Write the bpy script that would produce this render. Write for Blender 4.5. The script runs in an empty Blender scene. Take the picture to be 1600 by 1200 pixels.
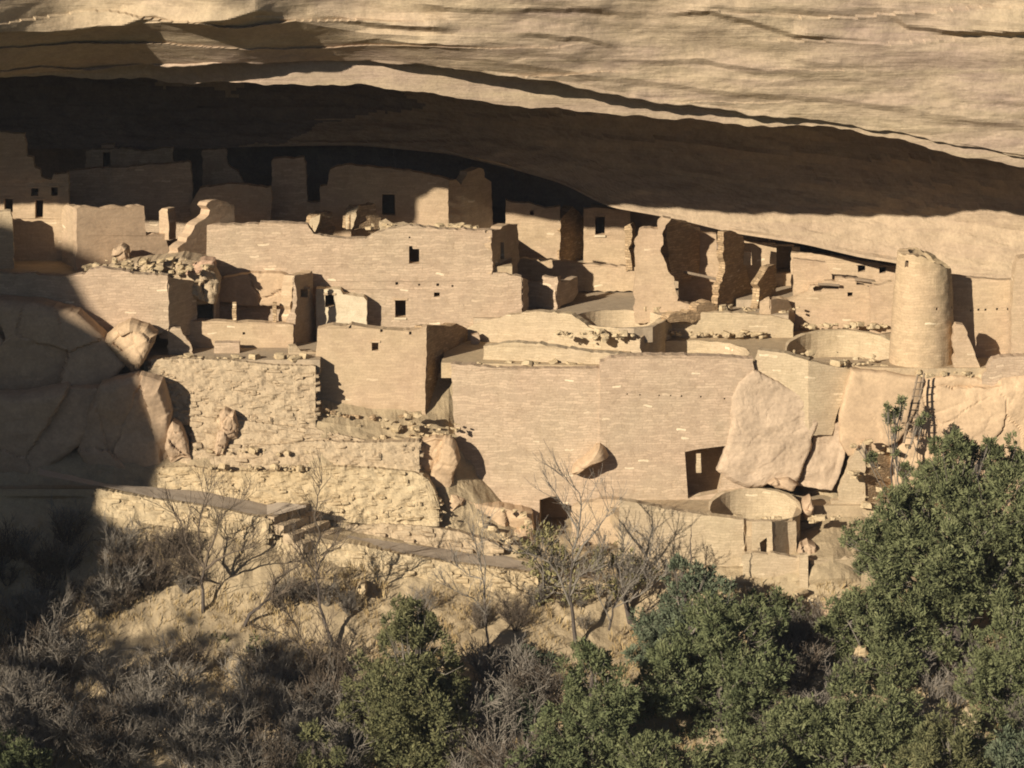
import bpy, math, random
import numpy as np
from mathutils import Vector, Matrix, noise, geometry
R = math.radians
SC = bpy.context.scene
COL = SC.collection
# ------------------------------------------------------------------ camera, sky, sun, exposure
PITCH, DIST, FOC = R(12), 150.0, 6000.0
CAM = Vector((0, -DIST * math.cos(PITCH), DIST * math.sin(PITCH)))
FWD = Vector((0, math.cos(PITCH), -math.sin(PITCH)))
UPV = Vector((0, math.sin(PITCH), math.cos(PITCH)))
cd = bpy.data.cameras.new('camera'); co = bpy.data.objects.new('camera', cd); COL.objects.link(co)
co.location = CAM; co.rotation_euler = (math.pi / 2 - PITCH, 0, 0)
cd.sensor_width = 36; cd.lens = 36 * FOC / 1600; cd.clip_start = 1; cd.clip_end = 3000
SC.camera = co
AZ, EL = R(38), R(22)
SUN = Vector((-math.sin(AZ) * math.cos(EL), -math.cos(AZ) * math.cos(EL), math.sin(EL)))
w = bpy.data.worlds.new('World'); SC.world = w; w.use_nodes = True
nt = w.node_tree
sk = nt.nodes.new('ShaderNodeTexSky'); sk.sky_type = 'NISHITA'; sk.sun_disc = False
sk.sun_elevation = EL; sk.sun_rotation = math.pi + AZ; sk.air_density = 0.6; sk.dust_density = 0.2
bg = nt.nodes['Background']; bg.inputs['Strength'].default_value = 0.05
nt.links.new(sk.outputs[0], bg.inputs['Color'])
sd = bpy.data.lights.new('sun', 'SUN'); sd.energy = 5.0; sd.angle = R(0.5); sd.color = (1.0, 0.92, 0.80)
so = bpy.data.objects.new('sun', sd); COL.objects.link(so); so.location = (-60, -80, 80)
so.rotation_euler = (-SUN).to_track_quat('-Z', 'Y').to_euler()
SC.view_settings.view_transform = 'Standard'; SC.view_settings.look = 'None'
SC.view_settings.exposure = 0.62; SC.view_settings.gamma = 1.0
SC.render.engine = 'CYCLES'
SC.cycles.max_bounces = 4; SC.cycles.diffuse_bounces = 3; SC.cycles.filter_width = 1.9

# ------------------------------------------------------------------ helpers
def P(x, y, Y):                                   # picture point (1600x1200) at depth Y
    d = FWD + Vector(((x - 800) / FOC, 0, 0)) + UPV * ((600 - y) / FOC)
    return CAM + d * ((Y - CAM.y) / d.y)
def PZ(x, y, z):                                  # the same at height z
    d = FWD + Vector(((x - 800) / FOC, 0, 0)) + UPV * ((600 - y) / FOC)
    return CAM + d * ((z - CAM.z) / d.z)
def mpp(Y): return (Y - CAM.y) / FOC / math.cos(PITCH)   # metres per picture pixel
def fbm(v, o=4): return noise.fractal(Vector(v), 1.0, 2.0, o)

class MB:
    def __init__(s): s.v = []; s.f = []
    def add(s, vs, fs):
        n = len(s.v); s.v += [tuple(v) for v in vs]; s.f += [tuple(i + n for i in f) for f in fs]
    def tube(s, pts, rad, n=4, cap=True):
        pts = [Vector(p) for p in pts]; vs = []; fs = []
        for i, p in enumerate(pts):
            t = (pts[min(i + 1, len(pts) - 1)] - pts[max(i - 1, 0)])
            t = t.normalized() if t.length > 1e-6 else Vector((0, 0, 1))
            a = t.cross(Vector((0.31, 0.9, 0.2))).normalized(); b = t.cross(a)
            r = rad[i] if isinstance(rad, (list, tuple)) else rad
            for k in range(n):
                q = 2 * math.pi * k / n
                vs.append(p + a * (r * math.cos(q)) + b * (r * math.sin(q)))
        for i in range(len(pts) - 1):
            for k in range(n):
                fs.append((i * n + k, i * n + (k + 1) % n, (i + 1) * n + (k + 1) % n, (i + 1) * n + k))
        if cap:
            fs.append(tuple(range(n))[::-1]); m = (len(pts) - 1) * n; fs.append(tuple(range(m, m + n)))
        s.add(vs, fs)
    def stone(s, c, size, rz=0.0, tilt=0.0, seed=0, rough=0.12):
        M = Matrix.Rotation(rz, 3, 'Z') @ Matrix.Rotation(tilt, 3, 'Y')
        vs = []
        for v in STV:
            k = 1 + rough * noise.noise(Vector(v) * 1.3 + Vector((seed * 3.7, seed * 1.9, 0)))
            vs.append(Vector(c) + M @ Vector((v[0] * size[0] * .5 * k, v[1] * size[1] * .5 * k, v[2] * size[2] * .5 * k)))
        s.add(vs, STF)
def _stone():
    idx = {}; vs = []; fs = []
    def vid(p):
        if p not in idx:
            idx[p] = len(vs); q = Vector(p); r = q.normalized() * 1.25
            vs.append(tuple(q * .62 + r * .38))
        return idx[p]
    for ax in range(3):
        for sg in (-1, 1):
            for i in (-1, 0):
                for j in (-1, 0):
                    c = []
                    for a, b in ((i, j), (i + 1, j), (i + 1, j + 1), (i, j + 1)):
                        p = [0, 0, 0]; p[ax] = sg; p[(ax + 1) % 3] = a; p[(ax + 2) % 3] = b
                        c.append(vid(tuple(p)))
                    fs.append(tuple(c if sg > 0 else c[::-1]))
    return vs, fs
STV, STF = _stone()

def mk(name, verts, faces, mat, smooth=False):
    me = bpy.data.meshes.new(name)
    me.from_pydata([tuple(v) for v in verts], [], faces); me.validate(); me.update()
    me.materials.append(mat)
    if smooth: me.polygons.foreach_set('use_smooth', [True] * len(me.polygons))
    o = bpy.data.objects.new(name, me); COL.objects.link(o); return o
def tag(o, label=None, cat=None, group=None, kind=None):
    if label: o['label'] = label
    if cat: o['category'] = cat
    if group: o['group'] = group
    if kind: o['kind'] = kind
    return o
def base_of(mbs):
    a = np.array([v for m in mbs for v in m.v]); return Vector((float((a[:, 0].min() + a[:, 0].max()) / 2), float((a[:, 1].min() + a[:, 1].max()) / 2), float(a[:, 2].min())))
def part(name, mb, mat, origin, parent=None, smooth=False, label=None):
    o = mk(name, [Vector(v) - origin for v in mb.v], mb.f, mat, smooth)
    if parent: o.parent = parent
    else: o.location = origin
    if label: o['label'] = label
    return o
def single(name, label, cat, mb, mat, group=None, smooth=False, kind=None):
    o = part(name, mb, mat, base_of([mb]), None, smooth)
    return tag(o, label, cat, group, kind)
def thing(name, label, cat, parts, group=None):
    """parts: (name, mb, mat[, smooth[, [subparts]]])"""
    org = base_of([p[1] for p in parts])
    e = bpy.data.objects.new(name, None); COL.objects.link(e); e.location = org; e.empty_display_size = .3
    tag(e, label, cat, group)
    for p in parts:
        o = part(p[0], p[1], p[2], org, e, p[3] if len(p) > 3 else False)
        if len(p) > 4:
            for q in p[4]: part(q[0], q[1], q[2], org, o, q[3] if len(q) > 3 else False)
    return e

# ------------------------------------------------------------------ materials
def new_mat(name, rough=0.95):
    m = bpy.data.materials.new(name); m.use_nodes = True
    b = m.node_tree.nodes['Principled BSDF']; b.inputs['Roughness'].default_value = rough
    b.inputs['Specular IOR Level'].default_value = 0.15
    return m, m.node_tree, b
def N(t, kind, **kw):
    n = t.nodes.new(kind)
    for k, v in kw.items():
        if k in n.inputs: n.inputs[k].default_value = v
        else: setattr(n, k, v)
    return n
def ramp(t, src, stops):
    r = t.nodes.new('ShaderNodeValToRGB'); t.links.new(src, r.inputs[0]); e = r.color_ramp.elements
    e[0].position, e[0].color = stops[0][0], (*stops[0][1], 1); e[1].position, e[1].color = stops[1][0], (*stops[1][1], 1)
    for p, c in stops[2:]:
        k = e.new(p); k.color = (*c, 1)
    return r.outputs[0]
def mix(t, f, a, b, mode='MIX'):
    m = t.nodes.new('ShaderNodeMix'); m.data_type = 'RGBA'; m.blend_type = mode
    for s, v in ((m.inputs[0], f), (m.inputs[6], a), (m.inputs[7], b)):
        if hasattr(v, 'is_output'): t.links.new(v, s)
        elif isinstance(v, tuple): s.default_value = (*v, 1)
        else: s.default_value = v
    return m.outputs[2]
def mth(t, op, a, b=None, c=None):
    m = t.nodes.new('ShaderNodeMath'); m.operation = op
    for s, v in zip(m.inputs, (a, b, c)):
        if v is None: continue
        if hasattr(v, 'is_output'): t.links.new(v, s)
        else: s.default_value = v
    return m.outputs[0]
def tex(t, vec, scale, detail=4, rough=.6, dist=0.0):
    n = t.nodes.new('ShaderNodeTexNoise'); n.inputs['Scale'].default_value = scale; n.inputs['Detail'].default_value = detail
    n.inputs['Roughness'].default_value = rough; n.inputs['Distortion'].default_value = dist
    t.links.new(vec, n.inputs['Vector']); return n.outputs[0]
def scaled(t, vec, s):
    m = t.nodes.new('ShaderNodeMapping'); m.inputs['Scale'].default_value = s; t.links.new(vec, m.inputs[0]); return m.outputs[0]
GREY = [(0.0, (0, 0, 0)), (1.0, (1, 1, 1))]
def mat_masonry(name, c1, c2, pale=(.72, .58, .38), amt=.03, bw=.36, bh=.105, bump=.5, seed=0.0, contrast=.17, mort=.88):
    m, t, b = new_mat(name)
    g = t.nodes.new('ShaderNodeNewGeometry'); sx = N(t, 'ShaderNodeSeparateXYZ'); t.links.new(g.outputs['Position'], sx.inputs[0])
    sn = N(t, 'ShaderNodeSeparateXYZ'); t.links.new(g.outputs['True Normal'], sn.inputs[0])
    side = mth(t, 'GREATER_THAN', mth(t, 'ABSOLUTE', sn.outputs[0]), .75)
    u = mth(t, 'ADD', mth(t, 'MULTIPLY', sx.outputs[0], mth(t, 'SUBTRACT', 1.0, side)), mth(t, 'MULTIPLY', sx.outputs[1], side))
    wob = tex(t, g.outputs['Position'], .9, 2); wob2 = tex(t, g.outputs['Position'], 5.0, 2)
    v = mth(t, 'ADD', sx.outputs[2], mth(t, 'ADD', mth(t, 'MULTIPLY', wob, .34), mth(t, 'MULTIPLY', wob2, .07)))
    uv = N(t, 'ShaderNodeCombineXYZ'); t.links.new(mth(t, 'ADD', mth(t, 'ADD', u, seed), mth(t, 'MULTIPLY', wob2, .3)), uv.inputs[0]); t.links.new(v, uv.inputs[1])
    br = N(t, 'ShaderNodeTexBrick', Scale=1.0); br.offset_frequency = 2; br.squash = 1.35; br.squash_frequency = 3
    br.inputs['Color1'].default_value = (0, 0, 0, 1); br.inputs['Color2'].default_value = (1, 1, 1, 1); br.inputs['Mortar'].default_value = (.5, .5, .5, 1)
    br.inputs['Mortar Size'].default_value = .013; br.inputs['Mortar Smooth'].default_value = .5; br.inputs['Brick Width'].default_value = bw; br.inputs['Row Height'].default_value = bh
    t.links.new(uv.outputs[0], br.inputs['Vector'])
    big = tex(t, g.outputs['Position'], .35, 3, .6); mid = tex(t, g.outputs['Position'], 2.2, 5, .7); fine = tex(t, g.outputs['Position'], 14, 4, .7)
    base = mix(t, ramp(t, big, [(.35, (0, 0, 0)), (.65, (1, 1, 1))]), c1, c2)
    tint = ramp(t, br.outputs['Color'], [(0.0, (1 - contrast,) * 3), (.9, (1 + contrast * .4,) * 3), (1.0, (1 + contrast * .5,) * 3)])
    base = mix(t, 1.0, base, tint, 'MULTIPLY')
    pal = ramp(t, br.outputs['Color'], [(1 - amt, (0, 0, 0)), (1 - amt * .3, (.75, .75, .75))])
    patch = ramp(t, tex(t, g.outputs['Position'], .7, 2), [(.42, (0, 0, 0)), (.62, (1, 1, 1))])
    base = mix(t, mix(t, 1.0, pal, patch, 'MULTIPLY'), base, pale)
    base = mix(t, br.outputs['Fac'], base, mix(t, 1.0, base, (mort, mort, mort * .97), 'MULTIPLY'))
    base = mix(t, 1.0, base, ramp(t, mid, [(.28, (.85, .835, .81)), (.5, (1.0, 1.0, 1.0)), (.72, (1.09, 1.09, 1.09))]), 'MULTIPLY')
    base = mix(t, 1.0, base, ramp(t, fine, [(.3, (.88, .88, .88)), (.7, (1.1, 1.1, 1.1))]), 'MULTIPLY')
    t.links.new(base, b.inputs['Base Color'])
    h = mth(t, 'ADD', mth(t, 'MULTIPLY', br.outputs['Fac'], -.012), mth(t, 'ADD', mth(t, 'MULTIPLY', mid, .08), mth(t, 'ADD', mth(t, 'MULTIPLY', fine, .024), mth(t, 'MULTIPLY', br.outputs['Color'], .012))))
    bp = N(t, 'ShaderNodeBump', Strength=bump, Distance=1.0); t.links.new(h, bp.inputs['Height']); t.links.new(bp.outputs[0], b.inputs['Normal'])
    return m
def mat_rock(name, c1, c2, c3, strata=1.0, bump=.7, sc=1.0, stain=.0):
    m, t, b = new_mat(name)
    g = t.nodes.new('ShaderNodeNewGeometry'); p = g.outputs['Position']
    st = tex(t, scaled(t, p, (.12 * sc, .12 * sc, 2.2 * sc)), 1.0, 6, .65, .6)
    big = tex(t, scaled(t, p, (.5, .5, 1.0)), .3 * sc, 4, .6, .5); mid = tex(t, p, 1.8 * sc, 6, .68); fine = tex(t, p, 9 * sc, 5, .7)
    base = mix(t, ramp(t, big, [(.36, (0, 0, 0)), (.62, (1, 1, 1))]), c1, c2)
    base = mix(t, mth(t, 'MULTIPLY', ramp(t, st, [(.42, (0, 0, 0)), (.66, (1, 1, 1))]), .65 * strata), base, c3)
    base = mix(t, 1.0, base, ramp(t, mid, [(.3, (.82, .81, .8)), (.7, (1.13, 1.12, 1.1))]), 'MULTIPLY')
    base = mix(t, 1.0, base, ramp(t, fine, [(.3, (.85, .85, .85)), (.7, (1.12, 1.12, 1.12))]), 'MULTIPLY')
    if stain:
        s2 = tex(t, scaled(t, p, (1.0, 1.0, .35)), .8, 6, .65); s3 = tex(t, scaled(t, p, (1, 1, .8)), .22, 2)
        base = mix(t, mth(t, 'MULTIPLY', mth(t, 'MULTIPLY', ramp(t, s2, [(.5, (0, 0, 0)), (.66, (1, 1, 1))]), ramp(t, s3, [(.58, (0, 0, 0)), (.68, (1, 1, 1))])), stain), base, (.08, .07, .05))
    t.links.new(base, b.inputs['Base Color'])
    mid2 = tex(t, scaled(t, p, (.45, .45, 1.5)), 1.6 * sc, 6, .62)
    h = mth(t, 'ADD', mth(t, 'MULTIPLY', st, .12 * strata), mth(t, 'ADD', mth(t, 'MULTIPLY', mid2, .09), mth(t, 'MULTIPLY', fine, .03)))
    bp = N(t, 'ShaderNodeBump', Strength=bump, Distance=1.0); t.links.new(h, bp.inputs['Height']); t.links.new(bp.outputs[0], b.inputs['Normal'])
    return m
def mat_noise(name, stops, scale=2.0, detail=5, bump=.0, rough=.95, stretch=(1, 1, 1), bscale=8, trans=0):
    m, t, b = new_mat(name, rough)
    g = t.nodes.new('ShaderNodeNewGeometry'); p = scaled(t, g.outputs['Position'], stretch)
    t.links.new(ramp(t, tex(t, p, scale, detail, .65), stops), b.inputs['Base Color'])
    if bump:
        bp = N(t, 'ShaderNodeBump', Strength=bump, Distance=.1); t.links.new(tex(t, p, bscale, 5, .7), bp.inputs['Height']); t.links.new(bp.outputs[0], b.inputs['Normal'])
    if trans: b.inputs['Subsurface Weight'].default_value = 0
    return m
TAN1, TAN2 = (.43, .322, .21), (.44, .316, .208)
M_WALL = mat_masonry('sandstone_masonry', TAN1, TAN2)
M_WALLP = mat_masonry('plastered_masonry', (.44, .31, .195), (.45, .33, .20), amt=.02, contrast=.11, bump=.3, seed=3.3, mort=.93)
M_WALLY = mat_masonry('yellow_masonry', (.455, .35, .215), (.43, .325, .205), amt=.03, contrast=.1, bump=.4, seed=7.1)
M_PALE = mat_masonry('pale_plaster', (.60, .49, .33), (.54, .43, .28), amt=.02, contrast=.06, bump=.25, seed=1.7, mort=.96)
M_ROUGH = mat_masonry('rough_broken_masonry', (.40, .27, .15), (.46, .32, .18), amt=.05, bw=.22, bh=.10, bump=1.3, contrast=.3, seed=5.2, mort=.75)
M_RUB = mat_rock('rubble_stone', (.425, .325, .205), (.395, .295, .185), (.46, .36, .23), strata=.3, sc=2.0, bump=.6)
M_RUBL = mat_rock('pale_rubble_stone', (.47, .365, .22), (.42, .315, .18), (.54, .43, .28), strata=.3, sc=2.0, bump=.6)
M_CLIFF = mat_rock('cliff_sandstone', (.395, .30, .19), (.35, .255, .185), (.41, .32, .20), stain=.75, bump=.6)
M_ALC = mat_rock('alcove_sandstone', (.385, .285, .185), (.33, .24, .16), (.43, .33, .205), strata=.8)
M_SOOT_SHADE = mat_rock('sooty_shaded_sandstone', (.21, .165, .13), (.16, .125, .10), (.25, .195, .145), strata=.5)  # soot of the recess, and painted-in shade of the alcove's left
M_BOUL = mat_rock('boulder_sandstone', (.42, .30, .19), (.44, .31, .195), (.38, .275, .18), strata=.3, bump=.45)
M_SLAB = mat_rock('smooth_sandstone', (.46, .325, .20), (.48, .34, .205), (.44, .31, .19), strata=.2, bump=.2)
M_GROUND = mat_rock('dusty_ground', (.38, .295, .195), (.35, .27, .18), (.41, .315, .2), strata=.0, bump=.3, sc=1.5)
M_HILL = mat_rock('hillside_soil', (.39, .30, .18), (.31, .235, .14), (.43, .335, .205), strata=.0, bump=.9, sc=1.6)
M_FOREST = mat_noise('wooded_canyon_floor', [(.35, (.035, .042, .02)), (.6, (.07, .075, .038)), (.75, (.15, .12, .07))], .5)
M_TERR = mat_rock('terrace_dust', (.42, .32, .195), (.38, .285, .175), (.44, .34, .21), strata=.0, bump=.5, sc=1.5)
M_PATH = mat_noise('path_surface', [(.3, (.36, .29, .21)), (.7, (.42, .34, .25))], 3, bump=.2)
M_WOOD = mat_noise('weathered_timber', [(.3, (.16, .115, .075)), (.7, (.28, .21, .14))], 6, stretch=(1, 1, .3))
M_BARK = mat_noise('grey_bark', [(.3, (.055, .043, .034)), (.7, (.11, .088, .07))], 7)
M_TWIG = mat_noise('grey_twigs', [(.3, (.14, .118, .09)), (.7, (.235, .20, .155))], 5)
M_TWIGD = mat_noise('brown_twigs', [(.3, (.075, .056, .038)), (.7, (.14, .106, .074))], 5)
M_GRASS = mat_noise('dry_grass', [(.3, (.24, .16, .07)), (.5, (.34, .24, .11)), (.75, (.40, .30, .15))], 1.3)
M_J1 = mat_noise('juniper_green', [(.32, (.06, .065, .03)), (.5, (.128, .135, .058)), (.68, (.19, .188, .088))], 1.8, 4)
M_J2 = mat_noise('yellow_green_juniper', [(.32, (.06, .07, .03)), (.5, (.118, .128, .056)), (.68, (.17, .17, .08))], 1.8, 4)
M_J3 = mat_noise('olive_juniper', [(.32, (.06, .062, .028)), (.5, (.125, .12, .052)), (.68, (.175, .16, .072))], 1.8, 4)
M_J4 = mat_noise('blue_green_shrub', [(.32, (.065, .078, .046)), (.5, (.105, .12, .068)), (.68, (.145, .15, .09))], 1.8, 4)
M_WIL = mat_noise('pale_shrub_leaf', [(.32, (.17, .15, .06)), (.5, (.24, .21, .09)), (.68, (.30, .26, .12))], 1.8, 4)
# ------------------------------------------------------------------ the cliff and its alcove (one lofted sheet of rock)
CX = [-900, -400, -130, 0, 100, 190, 300, 350, 430, 500, 560, 650, 760, 860, 1000, 1150, 1330, 1450, 1600, 2000]
LIP1 = [140, 132, 124, 121, 112, 104, 101, 100, 99, 97, 96, 98, 112, 126, 155, 172, 197, 216, 246, 330]
LIP2 = [150, 138, 126, 123, 120, 122, 127, 129, 134, 137, 133, 142, 157, 170, 180, 192, 203, 232, 263, 350]
LYC = [-7.5, -7.1, -8.5, -5.4, -3.2, -2.6, -2.9, -4.3, -5.0, -4.8, -4.5, -4.6, -4.4, -4.3, -4.1, -4.2, -4.3, -4.2, -4.0, -4.0]
DLT = [.4, .4, .3, .3, .6, 1.4, 2.7, 2.5, .7, .3, .4, 1.4, 1.9, 1.9, 1.3, .9, .35, .3, .3, .3]
A2Y = [45, 45, 45, 50, 48, 38, 34, 32, 28, 40, 52, 56, 58, 62, 75, 88, 110, 120, 140, 170]
A2D = [4.6, 4.6, 4.5, 4.5, 4.3, 4.1, 3.7, 3.4, 2.9, 2.5, 2.1, 1.7, 1.3, 1.0, .7, .7, .8, .8, .9, 1.0]
FPX = [-900, -400, 0, 200, 300, 400, 560, 700, 800, 880, 950, 1050, 1150, 1250, 1350, 1400, 1480, 1600, 2000]
FPY = [235, 232, 232, 233, 232, 229, 227, 240, 264, 287, 324, 341, 365, 380, 404, 411, 431, 441, 470]
FYY = [10, 10, 10, 10, 10, 9.8, 9.8, 9.5, 9.3, 9.0, 8.4, 7.8, 7.2, 6.6, 5.8, 5.3, 4.6, 3.6, 2]
def I(x, xs, ys): return float(np.interp(x, xs, ys))
LEDGES = [([(1380, 14), (1420, 38), (1500, 48), (1600, 46), (1750, 42)], .55, 46), ([(1030, 20), (1110, 13), (1180, 32), (1240, 52), (1310, 60)], .32, 26), ([(480, 22), (560, 31), (640, 39), (720, 44)], .40, 20),
          ([(500, 66), (590, 61), (690, 68), (760, 76)], .25, 16), ([(790, 50), (850, 52), (920, 60), (1000, 80)], .22, 20), ([(960, 96), (1100, 93), (1200, 106), (1280, 114)], .16, 18), ([(1150, 140), (1300, 152), (1420, 168), (1560, 190)], .14, 22),
          ([(30, 66), (70, 54), (120, 43), (190, 38), (240, 24), (300, 36), (350, 34), (400, 17), (450, 20)], .45, 24), ([(700, 86), (800, 98), (920, 116), (1040, 130), (1200, 150)], .12, 14), ([(640, 8), (800, 14), (900, 10), (1010, 22)], .22, 18)]
_r = random.Random(77)
for _i in range(26):
    _x = _r.uniform(-50, 1550); _y = _r.uniform(-10, 150 + max(0, _x - 900) * .09); _w = _r.uniform(90, 330); _sl = .02 + .09 * max(0, _x - 500) / 1100
    if _y < I(_x, CX, LIP1) - 14 and (_x > 480 or _y < 20): LEDGES.append(([(_x, _y), (_x + _w * .4, _y + _w * .4 * _sl - 2), (_x + _w, _y + _w * _sl)], _r.uniform(.04, .14), _r.uniform(9, 18)))
def ledge(x, y):
    o = 0.0
    for pl, a, h in LEDGES:
        if pl[0][0] <= x <= pl[-1][0]:
            yl = I(x, [p[0] for p in pl], [p[1] for p in pl]) + 4 * noise.noise(Vector((x * .02, a * 9, 0))) + 1.2 * noise.noise(Vector((x * .09, a * 9, 4)))
            e = min(1, (x - pl[0][0]) / 50, (pl[-1][0] - x) / 50) * (.65 + .5 * noise.noise(Vector((x * .02, a, 7))))
            if y <= yl: o += a * e * max(0.0, 1 - (yl - y) / h)
            elif y < yl + 9: o += a * e * (1 - (y - yl) / 7.5)
            elif y < yl + 30: o -= a * .2 * e * (1 - (y - yl - 9) / 21)
    return o
def cliff():
    NC = 640; px = np.linspace(-700, 2000, NC)
    rows = []                                       # (verts for each column, kind)
    segs = [16, 64, 64, 5, 10, 8, 8, 22, 20, 8, 8]
    ctl = []
    def sm(xs, ys, wd):
        k = np.hanning(wd); k /= k.sum(); a = np.interp(px, xs, ys); return np.convolve(np.pad(a, wd // 2, mode='edge'), k, 'valid')
    sLY, sD, sA2, sAD = sm(CX, LYC, 41), sm(CX, DLT, 41), sm(CX, A2Y, 31), sm(CX, A2D, 61); s1, s2_, sFY, sFZ = sm(CX, LIP1, 21), sm(CX, LIP2, 15), sm(FPX, FPY, 21), sm(FPX, FYY, 31)
    for j_, x in enumerate(px):
        ly, d, l1, l2, a2, ad, fy, fY = (float(q[j_]) for q in (sLY, sD, s1, s2_, sA2, sAD, sFY, sFZ)); b = ly - d
        ex = max(0.0, (ad - .7) * .5)
        ctl.append([P(x, -330, b - 4.5 - ex), P(x, -120, b - 2.6 - ex * .9), P(x, a2, b - ad), P(x, l1, b), P(x, l1 - 10, b + d * .8), P(x, l2, ly),
                    P(x, l2 - 62, ly + 6.5), P(x, l2 - 50, fY + 1.2), P(x, (l2 * .45 + fy * .55), fY + .9), P(x, fy, fY), P(x, fy - 22, fY + 4.2), P(x, fy + 260, fY + 4.4)])
    V = []
    nseg = len(segs)
    for k in range(nseg):
        for i in range(segs[k] + (1 if k == nseg - 1 else 0)):
            t = i / segs[k]
            V.append([c[k].lerp(c[k + 1], t) for c in ctl])
    # displacement: blocky strata on the outer face, gentler inside
    edges = np.cumsum([0] + segs)
    nr = len(V); out = []
    for r in range(nr):
        if r < edges[3] - 1: amp = 1.0
        elif r <= edges[3] + 1: amp = .12
        elif r < edges[5]: amp = .12
        elif r <= edges[5] + 1: amp = .08
        elif r < edges[7]: amp = .5
        elif r < edges[9] - 1: amp = 1.1
        elif r <= edges[9] + 1: amp = .15
        else: amp = .5
        for j in range(NC):
            v = V[r][j]
            q = v.z * .85 + .5 * fbm((v.x * .10, v.y * .10, v.z * .25), 3)
            saw = (q % 1.0); st = (saw ** 3) * -1.0 + .35
            mask = max(0.0, noise.noise(Vector((v.x * .13 + 9, v.y * .1, v.z * .3))) + .25)
            big = fbm((v.x * .12, v.y * .12, v.z * .3), 4)
            fine = fbm((v.x * .7 + 5, v.y * .7, v.z * 1.8), 4)
            crack = noise.noise(Vector((v.x * 1.6, v.y * .8, v.z * 5.5)))
            inner = r >= edges[5]
            yy = 600 - FOC * (v - CAM).dot(UPV) / (v - CAM).dot(FWD) if r < edges[3] else 0
            dY = amp * ((.28 if inner else .34) * big + (.10 if inner else .07) * fine - (.25 if inner else .30) * st * mask - (.03 if inner else .03) * max(0, crack)) + (ledge(px[j], yy) if r < edges[3] - 1 else 0)
            dz = amp * .06 * fine
            if edges[3] - 1 <= r <= edges[3] + 1 or edges[5] - 1 <= r <= edges[5] + 1:
                dz = .16 * fbm((v.x * .5, 3, r * .01), 4) + .05 * noise.noise(Vector((v.x * 2.2, 1, 0)))
            out.append((v.x, v.y - dY, v.z + dz))
    F = []
    for r in range(nr - 1):
        for j in range(NC - 1):
            a = r * NC + j; F.append((a, a + NC, a + NC + 1, a + 1))
    o = mk('cliff', out, F, M_CLIFF); o.data.materials.append(M_ALC); o.data.materials.append(M_SOOT_SHADE)
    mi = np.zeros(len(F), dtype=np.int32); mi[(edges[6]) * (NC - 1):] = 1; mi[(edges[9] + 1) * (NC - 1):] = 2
    for r in range(edges[6], edges[9] + 1):  # left back wall darkened in colour for the deeper shade there
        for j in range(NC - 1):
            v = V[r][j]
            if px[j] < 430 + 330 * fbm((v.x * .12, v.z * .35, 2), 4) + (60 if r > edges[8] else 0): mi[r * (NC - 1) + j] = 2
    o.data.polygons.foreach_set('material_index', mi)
    tag(o, kind='structure')
    # mesa top behind the brow, so that no light leaks into the alcove
    top = [ctl[j][0] for j in range(0, NC, 40)]
    vs = [(v.x, v.y, v.z - .1) for v in top] + [(v.x, 60, v.z + 3) for v in top] + [(v.x, 60, -12) for v in top]
    n = len(top); fs = []
    for k in range(2):
        for j in range(n - 1): a = k * n + j; fs.append((a, a + 1, a + n + 1, a + n))
    fs.append((0, n, 2 * n)); fs.append((n - 1, 3 * n - 1, 2 * n - 1))
    tag(mk('mesa', vs, fs, M_CLIFF), kind='structure')
cliff()

# the canyon promontory west of the site whose shadow lies over the left of the ruin
def promontory():  # unseen; outline set by the shadow edge, far left raised to block sky
    bd = [(-1700, -800, 4), (-470, -800, 4), (-420, 352, 4), (-60, 345, 4), (20, 352, 3.5), (60, 366, 3.5), (112, 384, 3), (128, 405, 1), (112, 428, -1), (136, 470, -1), (150, 508, -1.5), (205, 545, -2), (248, 585, -2.2), (270, 622, -2.5), (262, 660, -3),
          (270, 690, -3.2), (250, 735, -3.6), (236, 757, -4), (165, 760, -5), (160, 800, -6.3), (205, 832, -6.6), (150, 860, -6.8), (120, 900, -7.5), (60, 950, -8.5), (-20, 985, -9), (-120, 1010, -9.5), (-300, 1030, -10)]
    pl = -46.0; fr = []
    for x, y, Y in bd:
        s = P(x, y, Y); fr.append(s + SUN * ((pl - s.y) / SUN.y))
    lo = fr[-1]; fr += [Vector((lo.x - 2, pl, -46)), Vector((fr[0].x - 4, pl, -46))]
    bk = [v + SUN * 16 + Vector((0, 0, -5)) for v in fr]
    n = len(fr); fs = [tuple(t) for t in geometry.tessellate_polygon([[Vector((v.x, v.z, 0)) for v in fr]])]
    vs = fr + bk; fs += [tuple(i + n for i in t) for t in fs]
    fs += [(i, (i + 1) % n, n + (i + 1) % n, n + i) for i in range(n)]
    tag(mk('canyon_promontory', vs, fs, M_CLIFF), kind='structure')
promontory()

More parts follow.
